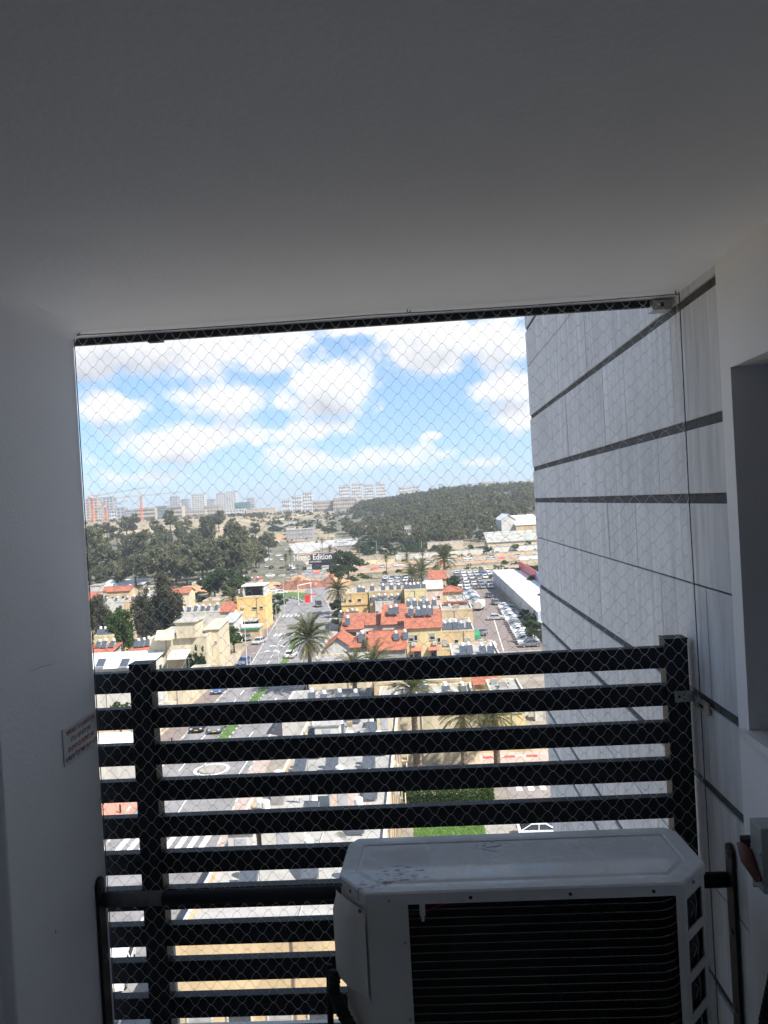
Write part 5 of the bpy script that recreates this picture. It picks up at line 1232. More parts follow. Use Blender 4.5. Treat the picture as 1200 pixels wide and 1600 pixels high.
# --- long white shed with painted parapet
sx0, sx1 = 24.6, 33.5
shd = thing('long_shed', 'long white metal shed with a red and blue parapet beside the car park', 'shed', (0, 0, 0))
MB().box(sx0, sx1, 168, 268, 0, 4.6, mat('pale_sheet', (.46, .49, .53), .6, .08, .5)).build('wall', shd)
for k in range(20): MB().box(sx0-.25, sx1+.2, 168+5*k+.02, 173+5*k-.02, 4.604+.01*(k % 2), 4.80+.01*(k % 2), WMET).build('roof_panel', shd)
for k in range(10): MB().box(sx1+.01, sx1+.35, 167+10*k, 177+10*k-.05, 4.0, 7.6, REDM if k > 5 else BLUEM).build('parapet', shd)
for k in range(8): MB().box(sx0-.06, sx0-.002, 172+12*k, 175+12*k, .1, 3.0, WHITE).build('door', shd)
fx = thing('wire_fence', 'rusty wire fence with posts between the car park and the shed', 'fence')
for k in range(26): MB().tube([(24.0, 150+k*4, 0), (24.0, 150+k*4, 1.9)], .05, TAN, 5).build('post', fx)
for z in (.3, .9, 1.5, 1.85): MB().tube([(24.0, 150, z), (24.0, 250, z)], .025, TAN, 4).build('rail', fx)
MB().box(23.98, 24.02, 150, 250, .05, .8, TAN).build('panel', fx)

# small houses scattered between the street bend and the wood
qv = random.Random(21)
for k, (x, y, w_, d_, h_) in enumerate(((-92, 232, 9, 8, 4.2), (-104, 240, 11, 8, 3.4), (-84, 246, 8, 7, 4.8), (-118, 246, 9, 9, 3.8), (-98, 262, 12, 8, 3.2), (-78, 280, 10, 7, 3.4), (-112, 268, 8, 8, 4.4), (-128, 262, 12, 7, 3), (-90, 296, 14, 6, 3), (-68, 286, 7, 6, 3.2), (-122, 288, 10, 6, 2.8))):
    m_ = (SAND, WHITE, CREAM, OCHRE, PINKW, WHITE)[k % 6]; r_ = ('flat', 'flat', 'gable', 'slope')[(k*5) % 4]
    nm_ = {id(SAND): 'sand', id(WHITE): 'white', id(CREAM): 'cream', id(OCHRE): 'ochre', id(PINKW): 'pink'}[id(m_)]
    house('%s low house with a %s roof, %s of the scatter below the eucalyptus wood' % (nm_, {'flat': 'flat', 'gable': 'tiled gable', 'slope': 'tiled lean-to'}[r_], ORD[k]), x, x+w_, y, d_, h_, m_, r_, rise=1.3, par=.4, wins=((.25, 1.4, .9, 1), (.7, 1.4, .9, 1)))
    if r_ == 'flat': heaters(row(x+.5, x+w_-.5, y+2.5, h_+.1, 3, .3), 'on %s scattered house below the wood' % ORD[k])
# ================================================================== cars
def car_parts(paint, van=False):
    H_ = 1.9 if van else 1.45; w = .86; body, glass, lights, tails = MB(), MB(), MB(), MB()
    # side profile (y forward = -Y), lower body
    low = [(-2.12, .35), (-2.15, .62), (-2.0, .78), (-1.1, .90), (1.75, .95), (2.1, .85), (2.14, .5), (2.05, .3)]
    n = len(low); xs = (-w, -w+.06)
    pts = []
    for X in (-w, w): pts += [(X, p[0], p[1]) for p in low]
    body.add(pts, [tuple(range(n)), tuple(range(n, 2*n))[::-1]]+[((i+1) % n, i, n+i, n+(i+1) % n) for i in range(n)], paint)
    wt = w-.16
    cab = [(-1.15, .90), (-.35, H_-.08), (.95, H_-.06), (1.85, .93)] if not van else [(-1.6, .9), (-1.05, H_-.1), (1.9, H_-.06), (2.05, .93)]
    for sgn in (-1, 1): glass.add([(sgn*(w-.03), cab[0][0], cab[0][1]), (sgn*wt, cab[1][0], cab[1][1]), (sgn*wt, cab[2][0], cab[2][1]), (sgn*(w-.03), cab[3][0], cab[3][1])], [(0, 1, 2, 3)], GLASS)
    a, b, c, d = cab
    glass.add([(-w+.03, a[0], a[1]), (w-.03, a[0], a[1]), (wt, b[0], b[1]), (-wt, b[0], b[1])], [(0, 1, 2, 3)], GLASS)
    glass.add([(-w+.03, d[0], d[1]), (w-.03, d[0], d[1]), (wt, c[0], c[1]), (-wt, c[0], c[1])], [(3, 2, 1, 0)], GLASS)
    roof = [(b[0]-.06, b[1]-.02), (b[0]+.1, H_), (c[0]-.1, H_+.01), (c[0]+.06, c[1]-.02)]
    pts = []
    for X in (-wt-.02, wt+.02): pts += [(X, p[0], p[1]) for p in roof]
    body.add(pts, [(0, 1, 2, 3), (7, 6, 5, 4), (0, 4, 5, 1), (1, 5, 6, 2), (2, 6, 7, 3), (3, 7, 4, 0)], paint)
    for sgn in (-1, 1):
        for (p, q) in ((a, b), (d, c), ((.35, .93), (.30, H_-.05))):
            body.tube([(sgn*(w-.03), p[0], p[1]), (sgn*wt, q[0], q[1])], .045, paint, 4)
        lights.box(sgn*.66-.16, sgn*.66+.16, -2.165, -2.05, .60, .74, LAMPW); tails.box(sgn*.68-.13, sgn*.68+.13, 2.08, 2.165, .62, .82, LAMPR)
    wheels = []
    for X in (-w+.08, w-.08):
        for Y in (-1.32, 1.32):
            m = MB().tube([(X-.11, Y, .32), (X+.11, Y, .32)], .32, RUB, 12); m.tube([(X-.118, Y, .32), (X+.118, Y, .32)], .19, STEEL, 8); wheels.append(m)
    plate = MB().box(-.26, .26, -2.172, -2.15, .42, .53, mat('yellow_plate', (.65, .47, .05), .5, .05)).box(-.26, .26, 2.15, 2.172, .45, .56, MATS['yellow_plate'] if 'yellow_plate' in MATS else PALEY)
    return body, glass, lights, tails, wheels, plate
def make_car(paint, van=False):
    b, g, l, t, w, p = car_parts(CARM[paint], van); r = thing('parked_van' if van else 'parked_car', '', 'van' if van else 'car')
    b.build('body', r); g.build('window', r); l.build('headlight', r); t.build('tail_light', r); p.build('number_plate', r)
    for m in w: m.build('wheel', r)
    return r
def flat_car(paint, van=False):
    b, g, l, t, w, p = car_parts(CARM[paint], van); m = MB()
    for q in [b, g, l, t]+w:
        k = len(m.v); m.v += q.v
        for f, i in zip(q.f, q.m): m.f.append(tuple(a+k for a in f)); m.m.append(m.mi(q.mats[i]))
    return m.mesh('car')
CPROTO = {}; CFLAT = {}; USED = set()
def car(paint, x, y, rz, label, group=None, van=False, s=1.0, z=None):
    k = (paint, van); z = hgt(x, y)+.045 if z is None else z
    if k not in CPROTO: CPROTO[k] = make_car(paint, van); o = CPROTO[k]; o.location = (x, y, z); o.rotation_euler = (0, 0, rz); o['label'] = label
    else: o = copy_tree(CPROTO[k], (x, y, z), rz, label)
    o.scale = (s, s, s)
    if group: o['group'] = group
    return o
def fcar(paint, x, y, rz, label, group, van=False, dz=.05):
    k = (paint, van)
    if k not in CFLAT: CFLAT[k] = flat_car(paint, van)
    o = link('car', CFLAT[k], None, (x, y, hgt(x, y)+dz), rz); return tag(o, label, 'car', group)
# street
def cpx(paint, px, py, rz, label, van=False): p = gp(px, py); return car(paint, p.x, p.y, rz, label, None, van)
cpx('silver', 405, 1006, R(-14), 'silver hatchback waiting on the street before the zebra crossing')
cpx('white', 455, 1027, R(176), 'white car driving beside the planted median')
cpx('blue', 382, 1038, R(-10), 'dark blue car parked on the brown pavement by the garden wall')
cpx('black', 498, 948, R(14), 'black off-road car coming out of the street junction', True)
car('black', -32.2, 105.5, R(4), 'black car facing the tower in the second slat gap')
car('grey', -29.4, 104.6, R(2), 'dark grey car beside the black one in the second slat gap')
car('blue', -34.9, 126.8, R(-2), 'dark blue car parked on the brown pavement behind the top slat')
cpx('white', 372, 1003, R(20), 'white van parked under the green fascia of the low shop', True)
cpx('grey', 386, 1000, R(15), 'grey car parked beside the white van at the low shop')
car('white', 9.2, 67.6, R(90), 'white saloon at the stone wall edge above the air conditioner')
car('white', -21.4, 49.0, R(10), 'white car at the bottom slat gap beside the pilaster')
car('white', -31.0, 112.6, R(3), 'white car half hidden by the second slat')
cpx('white', 440, 928, R(100), 'white car turning at the black and white kerb'); cpx('white', 428, 925, R(100), 'white car following on the bend by the olive bush'); cpx('silver', 433, 921, R(85), 'silver car at the bend behind the white ones', True)
# car park: angled row beside the shed
q = random.Random(11); pal = ['white']*6+['silver']*3+['grey']*2+['black', 'blue']
for k in range(21):
    y = 153.2+2.75*k; x = 20.6+.027*(y-155); c = 'grey' if k == 0 else 'white' if k in (1, 2, 3, 5, 6) else q.choice(pal)
    car(c, x, y, R(90+q.choice((0, 180))+q.uniform(-4, 4)), '%s car parked in the row along the shed fence, %s from its near end' % (c, ORD[k]), 'cars parked along the shed fence', s=q.uniform(.95, 1.03))
for k in range(11):
    y = 215+3.0*k; c = q.choice(pal); car(c, 14.6, y, R(-90+q.uniform(-5, 5)), '%s car in the row by the house backs, %s from its near end' % (c, ORD[k]), 'cars parked by the house backs')
tb = thing('covered_trailer', 'long pale covered trailer parked at the near end of the house-back row', 'trailer', (14.9, 207.5, .04), R(75))
MB().prof([(-1.1, .7), (-1.1, 2.0), (-.8, 2.4), (.8, 2.4), (1.1, 2.0), (1.1, .7)], 'x', -3, 3, WHITE).build('body', tb)
for x in (-.5, .5):
    for y in (-1, .8): MB().tube([(x, y, .35), (x, y+.2, .35)], .34, RUB, 10).build('wheel', tb)
for r_, y in enumerate((256, 265.5, 275, 288, 300, 311)):
    n = 8+r_
    for k in range(n):
        if q.random() < .1: continue
        x = 12.5+(y-262)*.03+k*2.5
        if x > 24.0+(y-262)*.27: continue
        c = q.choice(pal+['white', 'red']); car(c, x, y+q.uniform(-.6, .6), R(q.choice((0, 180))+q.uniform(-4, 4)), '%s car, %s of the %s rank behind the paved car park' % (c, ORD[k], ORD[r_]), 'ranks of cars at the back of the car park')
for r_, y in enumerate((280, 292, 303)):
    for k in range(6): c = q.choice(pal+['grey', 'black']); car(c, -14.5+2.7*k, y, R(q.choice((0, 180))), '%s car, %s along the %s rank behind the ochre roofs' % (c, ORD[k], ORD[r_]), 'cars parked behind the ochre roofs')
car('black', 19.8, 232, R(5), 'black car driving out of the car park lane'); car('grey', 20.2, 216, R(8), 'dark grey car at the top of the fence row'); car('grey', 12.6, 169, R(170), 'dark grey car parked by the green covered car')
gc = thing('covered_car', 'car under a dark green tarpaulin beside the lower ochre house', 'car', (10.6, 166, .04), R(4))
MB().prof([(-2.2, .1), (-2.1, .8), (-1.2, 1.0), (-.5, 1.5), (1.0, 1.5), (1.8, 1.0), (2.2, .8), (2.25, .1)][::-1], 'x', -.95, .95, GREENM).build('cover', gc)
car('silver', 17.4, 189, R(90), 'pale silver car parked across the paved lane')
# highway and yards far off
k = 0
def onroad(line, t):
    i = min(len(line)-2, int(t)); f = t-i; a, b = line[i], line[i+1]; return a[0]+(b[0]-a[0])*f, a[1]+(b[1]-a[1])*f, math.atan2(b[1]-a[1], b[0]-a[0])
for k in range(22):
    t = .8+4.6*k/22+q.uniform(0, .1); x, y, a = onroad(HW, t); o_ = q.choice((-3.4, 3.2)); fcar(q.choice(pal), x-math.sin(a)*o_, y+math.cos(a)*o_, a+R(90 if o_ < 0 else -90), 'car driving on the highway between the orange earth banks', 'cars on the highway', dz=.08)
for k in range(70):
    px, py = q.uniform(408, 556), q.uniform(842, 890)
    if py > 858 and px > 455 and py < 884: continue
    p = gt(px, py); fcar(q.choice(pal), p.x, p.y, R(q.choice((10, 100, 190))), 'car parked in the yards around the black shop', 'cars in the yards by the black shop', dz=.2)
# ================================================================== commercial buildings beyond the highway
def block(label, px0, px1, pytop, pybase, d, wall, roofm, name='warehouse', cat='building', roof='flat', rise=2, bands=0, bm=GLASS, h=None, ybase=None, cols=0, win_w=1.4):
    """pixel box -> building standing on the land; windows as real recessed strips"""
    p = gt((px0+px1)/2, pybase) if ybase is None else None
    Y = p.y if ybase is None else ybase
    a, b = atY(px0, pytop, Y), atY(px1, pytop, Y); x0_, x1_ = a.x, b.x; zt = (a.z+b.z)/2; zb = hgt((x0_+x1_)/2, Y)-1.5
    hh = h or zt-zb; cx_ = (x0_+x1_)/2; w = (x1_-x0_)/2; t = thing(name, label, cat, (cx_, Y+d/2, zb))
    MB().box(-w, w, -d/2, d/2, 0, hh, wall).build('wall', t)
    if roof == 'flat': MB().box(-w-.2, w+.2, -d/2-.2, d/2+.2, hh+.01, hh+.5, roofm).build('roof', t)
    elif roof == 'gable': gable(-w, w, -d/2, d/2, hh, rise, roofm, 'x', .5, .3).build('roof', t)
    elif roof == 'gabley':
        gable(-w, w, -d/2, d/2, hh, rise, roofm, 'y', .5, .3).build('roof', t); MB().prof([(-w, hh), (0, hh+rise-.35), (w, hh)][::-1], 'y', -d/2, -d/2+.3, wall).build('gable', t)
    elif roof == 'slope': slope(-w, w, -d/2, d/2, hh, rise, roofm, .5, .3).build('roof', t)
    if bands:
        g = MB(); fh = (hh-2)/bands
        for f in range(bands):
            z0 = 1.6+f*fh+fh*.25; z1 = z0+fh*.5
            if cols:
                cw = 2*w/cols
                for c in range(cols): g.box(-w+cw*(c+.2), -w+cw*(c+.8), -d/2-.12, -d/2-.01, z0, z1, bm)
                nd = max(2, int(d/cw))
                for c in range(nd):
                    for sx in (-1, 1): g.box(sx*(w+.06)-.05, sx*(w+.06)+.05, -d/2+d/nd*(c+.25), -d/2+d/nd*(c+.75), z0, z1, bm)
            else: g.box(-w+.6, w-.6, -d/2-.12, -d/2-.01, z0, z1, bm)
        tag(g.build('glazing', t), kind='stuff')
    return t
hb = block('black shop building carrying a white lettered sign beyond the highway', 482, 520, 870, 890, 18, BSIGN, BSIGN, 'shop_building', 'shop')
yy = hb.location.y-9; w_ = hb.dimensions
sgn = thing('shop_sign', 'white serif shop sign lettering on the black shop building', 'sign', (hb.location.x, yy-.3, 0))
a, b = atY(459, 873, yy-.3), atY(518, 869, yy-.3)
def text(body, x0_, x1_, z, par, m, name='lettering'):
    cu = bpy.data.curves.new('text', 'FONT'); cu.body = body; cu.size = 3; cu.extrude = .08; cu.offset = .05; cu.align_x = 'CENTER'; cu.materials.append(m)
    me = font_mesh(cu); o = link(name, me); xs_ = [v.co.x for v in me.vertices]; s = (x1_-x0_)/(max(xs_)-min(xs_))
    o.parent = par; o.scale = (s, s*1.15, s); o.location = ((x0_+x1_)/2-par.location.x, 0, z-par.location.z); o.rotation_euler = (R(90), 0, 0); return o
LETT = mat('sign_letters', (.62, .62, .60), .5, .03)
text('Home Edition', a.x, b.x, a.z-1.0, sgn, LETT); text('HOME DESIGN', a.x+(b.x-a.x)*.42, a.x+(b.x-a.x)*.72, a.z-2.3, sgn, LETT)
MB().box((a.x-b.x)*.28, .2+(b.x-a.x)*.52, .05, .25, a.z-2.9, a.z+1.2, BSIGN).build('board', sgn)
block('low white display front under the black shop sign', 503, 512, 886, 893, 3, WHITE, TAR, h=None); block('white pillar front beside the black shop entrance', 479, 486, 884, 892, 2, WHITE, TAR)
block('white flat industrial roof behind the black shop', 526, 554, 853, 860, 14, CONC, TAR); block('long white industrial roof beside the scrub', 500, 520, 857, 862, 12, CONC, TAR)
block('concrete frame building with a white top on orange ground', 447, 487, 828, 843, 24, CONC, TAR, bands=2, bm=BGREY, cols=8)
block('small white block on the concrete frame building', 447, 459, 824, 836, 12, WHITE, TAR)
block('white low building with an orange awning edge', 399, 414, 870, 878, 10, WHITE, TAR); 
tag(MB().box(*sorted((gt(407, 872).x, gt(417, 872).x)), gt(410, 872).y-4, gt(410, 872).y, 3.4, 4.2, ORNG).build('awning'), 'orange awning beside the low white building', 'awning')
sw_ = block('white shed roof strip in front of the eucalyptus wood', 158, 223, 915, 922, 9, TAN, WMET, roof='slope', rise=1.6)
block('small low shed at the pilaster edge of the white shed strip', 141, 157, 916, 925, 7, WHITE, TAR)
block('white hangar with pale gable front and green tinted door', 783, 806, 812, 836, 40, BWHT, WMET, 'hangar', 'hangar', 'gabley', 4)
hg = block('sand side hall of the white hangar', 806, 845, 820, 836, 36, SAND, WMET, 'hangar', 'hangar', 'slope', 6)
block('long grey roofed warehouse before the hangar', 762, 845, 846, 856, 22, CREAM, mat('speckled_roof', (.34, .33, .30), .9, .3, .3), roof='slope', rise=5)
block('grey roofed warehouse half hidden behind the bushes', 735, 785, 832, 838, 30, CONC, MATS['speckled_roof'], roof='slope', rise=3)
for k, (a_, b_, t0, b0, m, l) in enumerate(((560, 617, 874, 883, CREAM, 'cream wall in front of the villas beyond the highway'), (620, 697, 864, 873, WHITE, 'white wall joined to the cream wall beyond the highway'), (697, 770, 859, 868, WHITE, 'long white wall behind the tall palm'), (770, 845, 853, 862, BWHT, 'long white wall below the grey warehouse'), (772, 845, 862, 868, SAND, 'sand wall below the long white wall'), (668, 725, 846, 857, BTAN, 'tan wall above the white wall'), (810, 848, 868, 875, BWHT, 'pale segmented wall by the highway'))):
    p, q2 = gt(a_, b0), gt(b_, b0-1); Y = (p.y+q2.y)/2; zt = atY((a_+b_)/2, t0, Y).z; t = thing('boundary_wall', l, 'wall', (0, 0, 0))
    MB().prism([(p.x, Y-2), (q2.x, Y+2), (q2.x, Y+2.4), (p.x, Y-1.6)], hgt(p.x, Y)-1, zt, m).build('wall', t); MB().prism([(p.x-.1, Y-2.1), (q2.x+.1, Y+1.9), (q2.x+.1, Y+2.5), (p.x-.1, Y-1.5)], zt+.002, zt+.25, TAR).build('coping', t)
vil = [(632, 642, 823, 848, WHITE, 'tall white villa gable among the dark trees'), (683, 690, 815, 824, WHITE, 'small white house high in the dark trees'), (676, 688, 822, 832, BWHT, 'pale house below the small white one'), (570, 580, 822, 834, PINKW, 'pale pink villa at the foot of the wood'), (592, 597, 812, 822, WHITE, 'slim white house at the wood edge'), (752, 763, 804, 811, WHITE, 'white house showing in the hill wood'), (795, 803, 798, 804, WHITE, 'little white house at the hill wood top'), (706, 718, 834, 842, BTAN, 'reddish tiled low house by the tan wall'), (735, 752, 815, 826, BWHT, 'cream low house beside the warehouses'), (755, 765, 806, 815, BGREY, 'dark blue grey shed in the hill wood')]
for a_, b_, t0, b0, m, l in vil: block(l, a_, b_, t0, b0, 8, m, TILE if 'reddish' in l else TAR, 'villa', 'house', bands=2, cols=3)
# ================================================================== skyline
SK = [(133, 152, 779, 820, 1200, BTAN, 'tan unfinished tower behind the first crane', 8, 3), (155, 176, 777, 815, 1300, BGREY, 'grey tower under construction between the cranes', 9, 4),
      (170, 182, 797, 818, 1150, BWHT, 'white low frame building by the cranes', 3, 3), (182, 194, 793, 818, 1150, BGREY, 'grey concrete core of the frame building', 4, 2), (194, 208, 797, 818, 1150, BGREY, 'grey frame building with dark openings', 4, 5),
      (208, 242, 794, 816, 1140, BTAN, 'long tan hospital wing with window bands', 3, 0), (242, 260, 791, 816, 1150, mat('grey_glass', (.19, .23, .26), .3, .1, .1), 'grey glass middle of the hospital', 4, 6), (260, 284, 791, 813, 1140, BTAN, 'tan hospital wing on the east of the glass part', 3, 0),
      (265, 277, 776, 800, 1500, BGREY, 'slim grey tower behind the hospital', 9, 3), (283, 294, 780, 802, 1520, BGREY, 'second slim grey tower with a pale side', 8, 3), (299, 319, 772, 800, 1450, BWHT, 'pale square tower, tallest near the middle of the skyline', 10, 5),
      (322, 333, 780, 800, 1600, BGREY, 'small tower with a domed top', 7, 3), (337, 352, 771, 800, 1500, BWHT, 'grey half of the twin slab tower', 11, 4), (352, 368, 768, 798, 1500, BWHT, 'pale half of the twin slab tower', 11, 4),
      (366, 388, 785, 800, 1380, mat('green_glass', (.10, .20, .18), .3, .1, .1), 'green glass hall beside the twin slab tower', 2, 6), (386, 396, 778, 796, 1650, BGREY, 'small tower with two round tops', 6, 3),
      (318, 342, 790, 802, 1300, BTAN, 'tan office block below the pale square tower', 3, 5), (266, 316, 808, 818, 1000, BTAN, 'long low yellow building before the hospital', 2, 12), (319, 348, 807, 820, 980, BWHT, 'white low building on the slope', 2, 6),
      (288, 320, 797, 806, 1250, BTAN, 'low pinkish row below the towers', 2, 8), (345, 382, 796, 806, 1200, BWHT, 'low white row below the green hall', 2, 8), (384, 430, 795, 805, 1200, BTAN, 'long beige cutting building', 0, 0),
      (183, 197, 823, 832, 800, BTAN, 'low tan building behind the wood', 1, 4), (200, 215, 816, 826, 850, BWHT, 'low white building behind the wood', 1, 5),
      (440, 452, 780, 790, 1500, BWHT, 'pale house row on the ridge', 3, 4), (456, 470, 775, 790, 1550, BWHT, 'white block on the ridge', 4, 4), (472, 487, 769, 786, 1500, BWHT, 'square pale tower on the ridge', 6, 4),
      (488, 520, 783, 793, 1180, BTAN, 'long tan school building on the ridge', 3, 10), (520, 556, 778, 793, 1170, BTAN, 'tan school wing with taller front', 3, 10), (555, 573, 781, 789, 1170, BTAN, 'low tan end of the school', 2, 6),
      (529, 545, 759, 782, 1350, BWHT, 'first white block of the big ridge estate', 7, 6), (549, 563, 755, 780, 1360, BWHT, 'second white block of the big ridge estate', 8, 5), (567, 582, 757, 780, 1370, BWHT, 'third white block of the big ridge estate', 8, 6), (587, 601, 755, 779, 1380, BWHT, 'fourth white block of the big ridge estate', 7, 5),
      (622, 640, 761, 775, 1900, BWHT, 'hazy white block behind the hill', 5, 6), (640, 655, 759, 775, 1900, BWHT, 'hazy white block beside the other behind the hill', 5, 5), (685, 692, 756, 770, 1900, BGREY, 'small grey tower on the hill top', 6, 2),
      (708, 716, 759, 768, 1800, BGREY, 'low grey block on the hill top', 4, 3), (729, 746, 756, 768, 1500, BWHT, 'pale estate block on the hill top', 4, 6), (752, 773, 753, 766, 1450, BTAN, 'cream estate block on the hill top', 4, 7), (784, 806, 753, 766, 1400, BWHT, 'white estate block on the hill top', 4, 7), (808, 838, 752, 764, 1380, BTAN, 'cream estate block next to the stone wall', 4, 9)]
for a_, b_, t0, b0, Y, m, l, fl, nc in SK:
    t = block(l, a_, b_, t0, b0, 16 if b_-a_ > 8 else 10, m, TAR if m != BTAN else BTAN, 'far_building', 'building', bands=fl, cols=nc, bm=mat('far_glazing', (.13, .15, .18), .4, .1, .2), ybase=Y)
    if 'estate' in l and 'ridge' in l:
        w = t.children[0].dimensions.x/2
        hh = t.children[0].dimensions.z
        for k in range(3): MB().box(-w+w*.66*k+.5, -w+w*.66*(k+1)-.5, -6, 4, hh+.502, hh+3+1.5*((k*7) % 3), BWHT).build('roof_storey', t)
    if 'domed' in l or 'round tops' in l:
        hh = t.children[0].dimensions.z; MB().tube([(0, 0, hh+.4), (0, 0, hh+3), (0, 0, hh+5)], [4, 4, 1.2], BGREY, 10).build('dome', t)
# tower cranes
def crane(px, ptop, pbase, Y, pl, pr_, label, low=ORNG, slope_=.0):
    a = atY(px, ptop, Y); zb = hgt(a.x, Y)-1; t = thing('tower_crane', label, 'crane', (a.x, Y, zb)); H_ = a.z-zb; s = 1.2
    for nm, z0, z1, m in (('mast', 0, H_*.55, ORNG), ('mast_top', H_*.55, H_, mat('crane_red', (.50, .16, .12), .6, .1, 1))):
        mb = MB()
        for sx in (-s, s):
            for sy in (-s, s): mb.tube([(sx, sy, z0), (sx, sy, z1)], .28, m, 4)
        n = max(2, int((z1-z0)/3))
        for k in range(n):
            za, zb_ = z0+(z1-z0)*k/n, z0+(z1-z0)*(k+1)/n
            for e in ((-s, -s, s, -s), (s, -s, s, s), (s, s, -s, s), (-s, s, -s, -s)): mb.tube([(e[0], e[1], za), (e[2], e[3], zb_)], .16, m, 3); mb.tube([(e[0], e[1], za), (e[2], e[3], za)], .16, m, 3)
        mb.build(nm, t)
    L0, L1 = atY(pl[0], pl[1], Y), atY(pr_[0], pr_[1], Y); jb = MB(); zj0, zj1 = L0.z-zb, L1.z-zb; x0_, x1_ = L0.x-a.x, L1.x-a.x
    m = mat('crane_grey', (.42, .34, .30), .6, .1, 1)
    P0 = Vector((x0_, 0, zj0)); P1 = Vector((x1_, 0, zj1)); n = int((P1-P0).length/4)
    for off in (Vector((0, -.7, 0)), Vector((0, .7, 0)), Vector((0, 0, 1.5))): jb.tube([P0+off, P1+off], .2, m, 4)
    for k in range(n):
        p, q2, r_ = P0.lerp(P1, k/n), P0.lerp(P1, (k+.5)/n), P0.lerp(P1, (k+1)/n)
        for o in (-.7, .7): jb.tube([p+Vector((0, o, 0)), q2+Vector((0, 0, 1.5)), r_+Vector((0, o, 0))], .12, m, 3)
    jb.build('jib', t)
    MB().box(-1.5, 1.5, -1.8, -.2, H_-2, H_+1, WHITE).build('cab', t); MB().tube([(0, 0, H_), (0, 0, H_+6)], [.9, .2], MATS['crane_red'], 4).build('apex', t)
    MB().box(x0_+.5, x0_+4, -1, 1, zj0-3, zj0-.3, CONC).build('counterweight', t); return t
crane(143.5, 776, 835, 1000, (137, 777), (229, 762), 'tower crane beside the pilaster with a jib over the grey tower')
crane(220, 774, 818, 1080, (177, 779), (286, 769), 'tower crane in front of the hospital with the longest jib')
crane(165, 790, 822, 960, (152, 793), (200, 783), 'lower orange tower crane between the two taller ones')
for px, py0, py1, Y, l in ((402, 764, 790, 1600, 'first thin mast on the skyline beside the round topped tower'), (462, 768, 786, 1550, 'thin mast on the ridge block'), (407, 762, 792, 1620, 'second thin mast on the skyline')):
    a, b = atY(px, py0, Y), atY(px, py1, Y); t = thing('radio_mast', l, 'mast', (b.x, Y, hgt(b.x, Y))); MB().tube([(0, 0, 0), (0, 0, a.z-hgt(b.x, Y))], [.5, .2], BGREY, 4).build('pole', t)
# ================================================================== street furniture
def lamp(x, y, h, label, arm=1.5, rz=0, group='street lamps along the street'):
    t = thing('street_lamp', label, 'street lamp', (x, y, hgt(x, y)), rz, group); MB().tube([(0, 0, 0), (0, 0, h*.3), (0, 0, h)], [.11, .09, .06], WHITE, 8).build('pole', t)
    MB().tube([(0, 0, h), (arm*.4, 0, h+.25), (arm, 0, h+.3)], .045, WHITE, 6).build('arm', t); MB().box(arm-.15, arm+.5, -.14, .14, h+.22, h+.34, BWHT).build('lamp_head', t)
p = gp(437, 1062); lamp(p.x, p.y, 10.0, 'white street lamp standing in the planted median', rz=R(180))
p = gp(386, 1040); lamp(p.x, p.y, 9.5, 'white street lamp on the brown pavement by the garden wall')
p = gp(392, 1050); lamp(p.x, p.y, 3.2, 'short white post on the brown pavement', .4)
p = gp(445, 958); lamp(p.x, p.y, 10, 'white street lamp on the bend by the ramp wall')
p = gp(432, 970); lamp(p.x, p.y, 4, 'short white lamp post by the ramp wall', .4)
p = gp(418, 995); lamp(p.x, p.y, 4, 'short white lamp post before the zebra crossing', .4)
for k, (px, py) in enumerate(((312, 905), (310, 905), (372, 890), (382, 890), (590, 880), (735, 905), (782, 905), (157, 918), (660, 880))):
    p = gt(px, py); lamp(p.x, p.y, 11, 'tall lamp post standing along the highway works', 2, k, 'lamp posts along the highway')
sf_ = thing('sign_gantry', 'red and white striped height gantry across the street junction', 'gantry'); a, b = gp(467, 946), gp(487, 941)
wm = mat('gantry_white', (.7, .6, .55), .6, .1)
for P in (a, b): MB().tube([(P.x, P.y, 0), (P.x, P.y, 6.2)], .14, wm, 6).build('post', sf_)
MB().tube([(a.x, a.y, 6.2), (b.x, b.y, 6.2)], .14, wm, 6).build('beam', sf_)
rs_ = thing('road_sign', 'bright red road works sign at the junction', 'sign', gp(481, 946)); MB().tube([(0, 0, 0), (0, 0, 1.0)], .05, STEEL, 6).build('post', rs_); MB().box(-.75, .75, -.06, 0, .9, 3.2, mat('bright_red', (.75, .02, .03), .5, .05)).build('board', rs_); MB().box(.75, 3.0, -.05, 0, 3.2, 3.5, MATS['bright_red']).build('arm_board', rs_)
bl = q = random.Random(2)
for k in range(10):
    y = 70+k*3.2; x = lerp_line(LE, y)-.6; t = thing('bollard', 'dark bollard on the brown pavement edge', 'bollard', (x, y, .13), 0, 'bollards along the brown pavement'); MB().tube([(0, 0, 0), (0, 0, .8), (0, 0, .9)], [.09, .09, .05], RUB, 8).build('post', t)
for k in range(40):
    tt = .9+4.4*k/40; x, y, a = onroad(HW, tt); t = MB().prof([(-.3, 0), (-.3, .25), (-.1, .9), (.1, .9), (.3, .25), (.3, 0)], 'x', -1.6, 1.6, (CONC, RLINE)[k % 5 == 0]).build('road_barrier', None, (x+8*math.sin(a), y-8*math.cos(a), hgt(x, y)+.1), a); tag(t, '%s barrier block in the line along the highway works' % ('red' if k % 5 == 0 else 'grey'), 'barrier', 'barrier blocks along the highway')
wp = thing('striped_pole', 'red and white barrier pole lying over the salmon paving in a slat gap', 'pole', (-30.4, 78.6, .2)); 
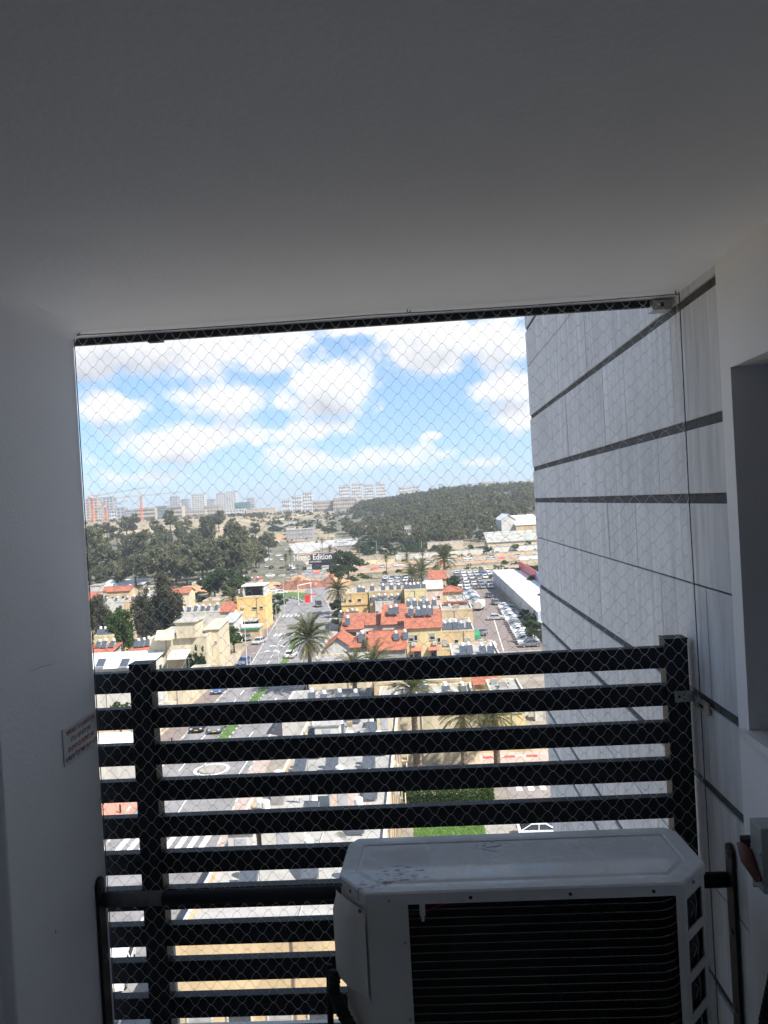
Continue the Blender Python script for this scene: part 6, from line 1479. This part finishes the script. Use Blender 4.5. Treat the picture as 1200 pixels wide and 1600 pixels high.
for k in range(6): MB().tube([(k*.25, k*.42, .5), ((k+1)*.25, (k+1)*.42, .5)], .09, (WHITE, RLINE)[k % 2], 8).build('section', wp)
drape('pavement', [(-36, 74), (-36, 81)], [(-30.6, 74), (-30.6, 81)], mat('salmon_paving', (.46, .22, .16), .9, .12, 2), .14)
house('white shed with a brown end by the street in the slat gap', -42, -33.8, 86, 8, 3.0, WHITE, 'gable', 1.4, rm=WMET, name='shed', cat='shed', ridge='x')
house('pale flat building at the pilaster edge in the top slat gap', -56, -40, 112, 14, 4.2, WHITE, 'flat', par=.3, rooft=TAR)
house('cream terrace by the brown pavement behind the top slat', -40.5, -37.6, 116, 16, 3.4, CREAM, 'flat', par=.4)
house('cream terrace corner with a black grille by the pavement', -40, -36.8, 98, 12, 2.6, CREAM, 'flat', par=.4, wins=((.5, .8, 1, 1),), side=(('e', .5, .9, 1, 1),))
for k, (x, y, m) in enumerate(((11, 106, WHITE), (12.4, 104.6, BGREY), (9.5, 112, WHITE), (13, 111, TAN), (14.4, 103, WHITE), (11.4, 115, CREAM), (12.8, 94, CONC))):
    t = thing('storage_box', '%s storage box, %s of seven in the cluttered yard near the stone wall' % (('pale', 'grey', 'white', 'tan', 'tall white', 'cream', 'concrete')[k], ORD[k]), 'box', (x, y, .02), k*.4)
    MB().box(-.7, .7, -.5, .5, 0, 1.2+.2*(k % 3), m).build('body', t); MB().box(-.75, .75, -.55, .55, 1.202+.2*(k % 3), 1.3+.2*(k % 3), TAR).build('lid', t)
# ================================================================== haze
def haze():
    m = bpy.data.materials.new('haze_air'); m.use_nodes = True; nt = m.node_tree
    for n in list(nt.nodes): nt.nodes.remove(n)
    o = nn(nt, 'ShaderNodeOutputMaterial'); v = nn(nt, 'ShaderNodeVolumePrincipled'); v.inputs['Color'].default_value = (.80, .88, 1, 1); v.inputs['Density'].default_value = HAZE_D; v.inputs['Anisotropy'].default_value = .2
    nt.links.new(v.outputs[0], o.inputs['Volume'])
    hb_ = MB().box(-4700, 4700, -4700, 4700, -2, 125, m).build('haze'); tag(hb_, kind='stuff')
HAZE_D = .00021
haze()
